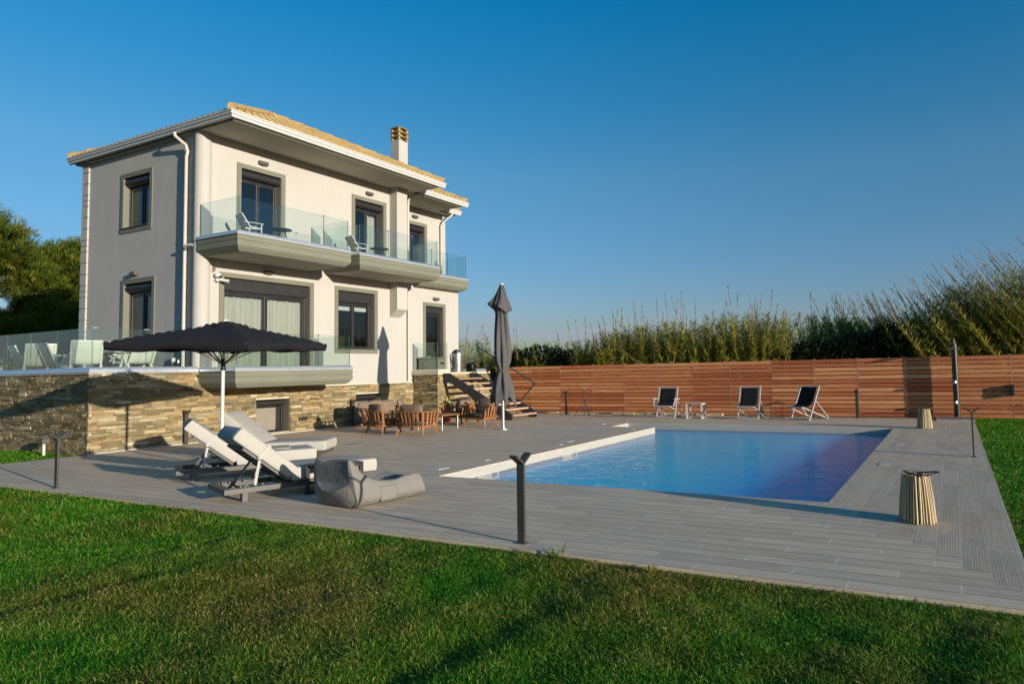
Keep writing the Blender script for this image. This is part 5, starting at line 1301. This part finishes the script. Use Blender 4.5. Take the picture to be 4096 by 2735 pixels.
cl = .5 + .5 * np.sin(P[:, 0] * 5.1 + 2 * np.sin(P[:, 1] * 4.3)) * np.sin(P[:, 1] * 6.7 + 1.7 * np.sin(P[:, 0] * 3.7))
rn = np.clip(NR.beta(1.2, 1.6, n) * .85 + .22 * (cl - .35), 0, 1)
lp = np.where((P[:, 0] > .45) | (P[:, 0] < -17.2), 1.0, np.clip((-P[:, 0] - 4.5) / 7, 0, .85) * (.6 + .4 * np.sin(P[:, 0] * 1.3 + P[:, 1] * 1.7)))
lm = (NR.rand(n) < lp).astype(int)
tag(mesh_np('lawn_grass', V, F, [GRASS, LUSH], np.repeat(rn, 3), np.repeat(lm, 3)), 'short green turf with straw coloured patches around the deck', 'grass', kind='stuff')

# weeds along the deck edge
def weed(label, x, y, h, nleaf):
    t = thing('weed', label, 'weed', (x, y, -.05), 0, 'weeds along the deck edge'); a = NR.uniform(0, 6.28, nleaf); up = NR.uniform(.5, 1.6, nleaf)
    V, F = blades(np.zeros((nleaf, 3)) + NR.normal(0, .012, (nleaf, 3)) * [1, 1, 0], np.full(nleaf, .012), NR.uniform(.5, 1, nleaf) * h, np.stack([np.cos(a), np.sin(a), up], 1), np.stack([np.cos(a) * .02, np.sin(a) * .02, -np.ones(nleaf) * .015], 1), NR)
    mesh_np('leaves', V, F, GRASS, np.repeat(NR.uniform(.1, .6, nleaf), 3), parent=t)
weed('tall thin weed growing at the deck edge right of the front bollard', -3.25, 5.16, .22, 14)
weed('broad weed tuft in the lawn edge below the bean bag', -6.9, 5.0, .12, 30)
weed('broad weed tuft at the deck edge below the pool', -2.3, 5.08, .13, 34)
weed('small weed tuft at the deck edge left of the near lounger', -9.3, 5.1, .12, 30)

# reed bed behind the fence
def reed_top(x):            # height of the leafy mass along the fence
    k = [(-26, 3.6), (-20, 3.5), (-18.3, 3.3), (-17, 2.9), (-16, 2.85), (-14.8, 3.15), (-13.4, 3.15), (-12.1, 3.4), (-10.6, 3.6), (-9, 3.7), (-7.5, 3.75), (-6.5, 3.8), (-4.7, 3.7), (-3.6, 3.65), (-2.9, 3.35), (-2.3, 3.5), (-1.7, 3.2), (-1.1, 3.6), (-.3, 3.75), (.3, 4.1), (.8, 4.25), (1.5, 4.4), (2.1, 4.6), (4, 5.0), (8, 5.2)]
    return np.interp(x, [a for a, _ in k], [b for _, b in k])
def reeds():
    ns = 1500
    x = np.concatenate([NR.uniform(-24, 7.5, ns), NR.uniform(-13.5, 7.5, 1300), NR.uniform(-3, 7.5, 500)]); y = 22.6 + NR.gamma(1.6, 1.6, len(x)); y = np.clip(y, 22.6, 30)
    xs_ = x * 24 / y; y = np.where((xs_ > -5.2) & (xs_ < -1.0), y + 2.2, y)  # front reeds set back here to form a shaded gap
    keep = ~((x < -13.6) & (y < 24) & (NR.rand(len(x)) < .55)); x, y = x[keep], y[keep]; ns = len(x)
    top = reed_top(x * 24 / np.maximum(y, 23) - np.where(x > -2.5, 1.2, 0)) * (1 + (y - 24) * .014) * NR.uniform(.66, 1.0, ns) - .12
    lean = np.where(x > -3.2, -.28 - .05 * np.clip(x + 3, 0, 6), NR.normal(0, .10, ns)) + NR.normal(0, .07, ns); leany = NR.normal(-.03, .08, ns)
    stray = NR.rand(ns) < .03; lean = np.where(stray, NR.choice([-1, 1], ns) * NR.uniform(.4, .9, ns), lean); top = np.where(stray, top * .7, top)
    Vs, Fs, rs, ms = [], [], [], []; nv = 0
    def put(V, F, r, m):
        nonlocal nv
        Vs.append(V); Fs.append(F + nv); rs.append(r); ms.append(np.full(len(F), m)); nv += len(V)
    def pt(i, u):            # point on stem i at fraction u
        return np.stack([x[i] + lean[i] * top[i] * u ** 1.5, y[i] + leany[i] * top[i] * u, -.05 + top[i] * u], -1)
    us = np.linspace(0, 1, 6); ring = []
    for u in us:
        c = pt(np.arange(ns), u); r = (.010 * (1 - .75 * u))
        ring.append(np.stack([c + np.array([r * math.cos(a), r * math.sin(a), 0]) for a in (0, 2.09, 4.19)], 1))
    V = np.stack(ring, 1).reshape(ns * 18, 3); f = []
    for s in range(5):
        for k in range(3): a, b = s * 3 + k, s * 3 + (k + 1) % 3; f += [[a, b, b + 3], [a, b + 3, a + 3]]
    F = (np.arange(ns)[:, None, None] * 18 + np.array(f)[None]).reshape(-1, 3); put(V, F, np.repeat(NR.uniform(0, 1, ns), len(f)), 1)
    nl = 62; idx = np.repeat(np.arange(ns), nl); N = len(idx); u = np.clip(NR.beta(2.6, 1.35, N), .05, .995); c = pt(idx, u)
    a = NR.uniform(0, 2 * np.pi, N); L = NR.uniform(.2, .46, N) * (1.05 - .45 * u); d = np.stack([np.cos(a) * .62 + lean[idx] * .8, np.sin(a) * .62, NR.uniform(.45, 1.3, N)], 1)
    bend = np.stack([np.cos(a) * .10, np.sin(a) * .10, -NR.uniform(.02, .16, N)], 1) * (L / .4)[:, None]
    V, F = blades(c, NR.uniform(.018, .034, N), L, d, bend, NR)
    dry = NR.rand(ns)[idx]; r = np.clip(NR.beta(1.5, 1.8, N) * .75 + .45 * (dry - .45) - .25 * (u - .6), 0, 1); put(V, F, np.repeat(r, 3), 0)
    # feathery plumes on some stems
    pl = np.where((NR.rand(ns) < np.where(x > -2.5, .26, .10)))[0]
    for i in pl:
        base = pt(np.array([i]), 1.0)[0]; h = NR.uniform(.5, 1.1); dv = np.array([lean[i] * 1.1, leany[i], 1.0]); dv /= np.linalg.norm(dv)
        k = 26; t_ = NR.uniform(.25, 1, k); p0 = base + dv * h * t_[:, None]; aa = NR.uniform(0, 6.28, k)
        V, F = blades(p0, np.full(k, .012), NR.uniform(.08, .2, k), dv[None] * 1.0 + np.stack([np.cos(aa), np.sin(aa), 0 * aa], 1) * .22, np.zeros((k, 3)), NR); put(V, F, NR.rand(len(F)), 2)
        q = np.array([base, base + dv * h]); r_ = .006; V = np.concatenate([q + np.array([r_ * math.cos(b), r_ * math.sin(b), 0]) for b in (0, 2.1, 4.2)]); F = np.array([[0, 2, 3], [0, 3, 1], [2, 4, 5], [2, 5, 3], [4, 0, 1], [4, 1, 5]]); put(V, F, NR.rand(6), 2)
    # under-storey of dead leaves
    N = 26000; c = np.stack([NR.uniform(-24, 7.5, N), 22.9 + NR.gamma(1.6, 1.6, N), NR.uniform(0, 1, N) ** 1.2], 1); c[:, 2] = c[:, 2] * reed_top(c[:, 0]) * .62; a = NR.uniform(0, 6.28, N)
    V, F = blades(c, NR.uniform(.02, .035, N), NR.uniform(.3, .6, N), np.stack([np.cos(a) * .7 + np.where(c[:, 0] > -3, -.35, 0), np.sin(a) * .7, NR.uniform(.1, 1.1, N)], 1), np.stack([np.cos(a) * .05, np.sin(a) * .05, -np.ones(N) * .08], 1), NR); put(V, F, np.repeat(NR.beta(1.4, 2.2, N), 3), 0)
    return np.concatenate(Vs), np.concatenate(Fs), np.concatenate(rs), np.concatenate(ms)
V, F, r, mi = reeds()
tag(mesh_np('reed_bed', V, F, [REED, REEDS, PLUME], r, mi), 'tall green and straw coloured reeds with feathery plumes behind the fence', 'reeds', kind='stuff')
# fallen canes
t = thing('fallen_reed', 'bent straw coloured reed cane leaning over the middle of the fence', 'reed', (-10.6, 22.3, 1.7))
m = MB(); m.tube([(-1.7, .6, 1.6), (-1.2, .4, 1.05), (-.4, .1, .5), (.35, -.1, .0)], [.006, .012, .016, .016], 6); m.tube([(-1.55, .7, 1.45), (-.8, .3, .85), (.1, -.05, .25), (.7, -.1, -.05)], [.006, .012, .016, .016], 6); m.build('cane', REEDS, t, smooth=True)

def leaf_cloud(name, mat, blobs, n, size, parent=None, rbias=0.0, shell=.55, upw=.5):
    """leaves scattered through several ellipsoids: (cx,cy,cz,rx,ry,rz)"""
    wgt = np.array([b[3] * b[4] * b[5] for b in blobs]) ** .67; wgt /= wgt.sum(); bi = NR.choice(len(blobs), n, p=wgt); B = np.array(blobs)[bi]
    d = NR.normal(0, 1, (n, 3)); d /= np.linalg.norm(d, axis=1, keepdims=True); rr = shell + (1 - shell) * NR.rand(n) ** .6
    c = B[:, :3] + d * B[:, 3:] * rr[:, None]
    return c, d
def bush(label, loc, blobs, n, size, grp=None):
    t = thing('shrub', label, 'shrub', loc, 0, grp); c, d = leaf_cloud('leaves', BUSH, blobs, n, size)
    V, F = blades(c, NR.uniform(.5, 1, n) * size * .5, NR.uniform(.6, 1.2, n) * size, d * .7 + NR.normal(0, .6, (n, 3)) + [0, 0, .3], np.zeros((n, 3)), NR)
    mesh_np('foliage', V, F, BUSH, np.repeat(NR.rand(n), 3), parent=t)
    m = MB(); 
    for b in blobs: m.tube([(b[0] * .3, b[1] * .3, -.1), (b[0] * .7, b[1] * .7, b[2] * .5), (b[0], b[1], b[2])], [.04, .03, .012], 6)
    m.build('stem', BARK, t)
bush('dark leafy shrub behind the fence beside the furled parasol', (-15.4, 23.6, 0), [(0, 0, 1.7, 1.4, .9, 1.0), (1.3, .1, 1.5, 1.0, .8, .9), (-1.3, .2, 1.6, 1.1, .8, .9), (2.2, .3, 1.3, .8, .7, .8)], 9000, .16)
bush('low dark green bush filling the reed shade behind the fence above the black deck chairs', (-4.2, 23.4, 0), [(0, 0, 1.6, 1.3, .6, .8), (1.3, .1, 1.7, 1.2, .6, .9), (2.5, .1, 1.8, 1.2, .6, 1.1), (-1.0, .1, 1.3, .9, .6, .7)], 13000, .15)  # green bush, kept dark to stand for shade cast by tall reeds
bush('low dark bush on the far side of the stairs and landing', (-18.2, 24.6, 0), [(0, 0, 1.0, 1.6, .8, .9), (1.6, .1, 1.0, 1.2, .8, .9)], 5000, .15)

# pines left of the house
def pine(label, loc, blobs, trunk_h, n_tuft, name='pine_tree', ln=.55):
    t = thing(name, label, 'tree', loc); m = MB(); m.tube([(0, 0, -.2), (.1, .05, trunk_h * .5), (0, 0, trunk_h)], [.34, .26, .16], 10)
    for b in blobs: m.tube([(0, 0, trunk_h * random.uniform(.5, 1)), (b[0] * .55, b[1] * .55, b[2] * .8 + trunk_h * .15), (b[0], b[1], b[2])], [.13, .09, .04], 7)
    m.build('trunk', BARK, t, smooth=True)
    c, d = leaf_cloud('crown', NEEDLE, blobs, n_tuft, 0, shell=.45)
    k = 34; idx = np.repeat(np.arange(n_tuft), k); N = len(idx); tr = NR.uniform(.28, .55, n_tuft)
    axis = d * .8 + np.array([0, 0, .8]) + NR.normal(0, .3, (n_tuft, 3)); axis /= np.linalg.norm(axis, axis=1, keepdims=True)
    jit = NR.normal(0, 1, (N, 3)); jit /= np.linalg.norm(jit, axis=1, keepdims=True)
    p0 = c[idx] + jit * (tr[idx] * .42)[:, None]; dr = axis[idx] * .9 + jit * .75
    V, F = blades(p0, NR.uniform(.022, .04, N), NR.uniform(.6, 1.1, N) * ln * .62, dr, np.zeros((N, 3)), NR)
    tone = np.clip(NR.normal(.48, .2, n_tuft), 0, 1); mesh_np('crown', V, F, NEEDLE, np.repeat(np.clip(tone[idx] + NR.normal(0, .14, N), 0, 1), 3), parent=t)
def crown(c, R_, k, sd, squash=.8):
    r_ = random.Random(sd); out = []
    for i in range(k):
        a, e_ = r_.uniform(0, 6.28), math.asin(r_.uniform(-.75, 1)); s_ = r_.uniform(.62, .95); q = r_.uniform(.26, .42)
        out.append((c[0] + R_ * s_ * math.cos(a) * math.cos(e_), c[1] + R_ * s_ * math.sin(a) * math.cos(e_), c[2] + R_ * squash * s_ * math.sin(e_), R_ * q, R_ * q, R_ * q * .8))
    return out
def up10(bl): return [(a * 1.1, b * 1.1, 1.65 + (c - 1.65) * 1.1, d * 1.1, e * 1.1, f * 1.1) for a, b, c, d, e, f in bl]
pine('broad umbrella pine at the far left behind the terrace', (-44.5, 14.2, 0), up10(crown((0, 0, 6.0), 4.2, 26, 3, .95) + [(0, 0, 8.6, 2.0, 2.0, 1.5), (.5, 1.6, 7.9, 1.7, 1.6, 1.5), (.5, -2.0, 8.2, 1.8, 1.8, 1.5), (1.0, 2.6, 6.6, 1.5, 1.3, 1.5)]), 6.5, 3800)
pine('smaller rounded pine close to the left edge of the villa', (-46.7, 21.1, 0), up10(crown((0, 0, 6.2), 3.0, 20, 5, 1.0) + [(0, 0, 8.0, 1.8, 1.6, 1.3), (.4, -1.2, 7.6, 1.5, 1.2, 1.3), (.4, 1.4, 7.6, 1.5, 1.2, 1.3)]), 6.5, 2600)
pine('dark low tree behind the terrace chairs', (-39.5, 16.0, 0), crown((0, 0, 3.6), 2.5, 14, 8, .75), 3.2, 900)
t = thing('brick_pillar', 'small brown brick pillar glimpsed through the trees left of the villa', 'pillar', (-31.5, 13.0, 0))
m = MB(); m.box(-.25, .25, -.25, .25, -.1, 2.75); m.build('shaft', simple('brown_brick', (.22, .12, .08), .9, var=.2, scale=20, bump=.3), t)
m = MB(); m.box(-.32, .32, -.32, .32, 2.752, 2.9); m.build('cap', GROUT, t)
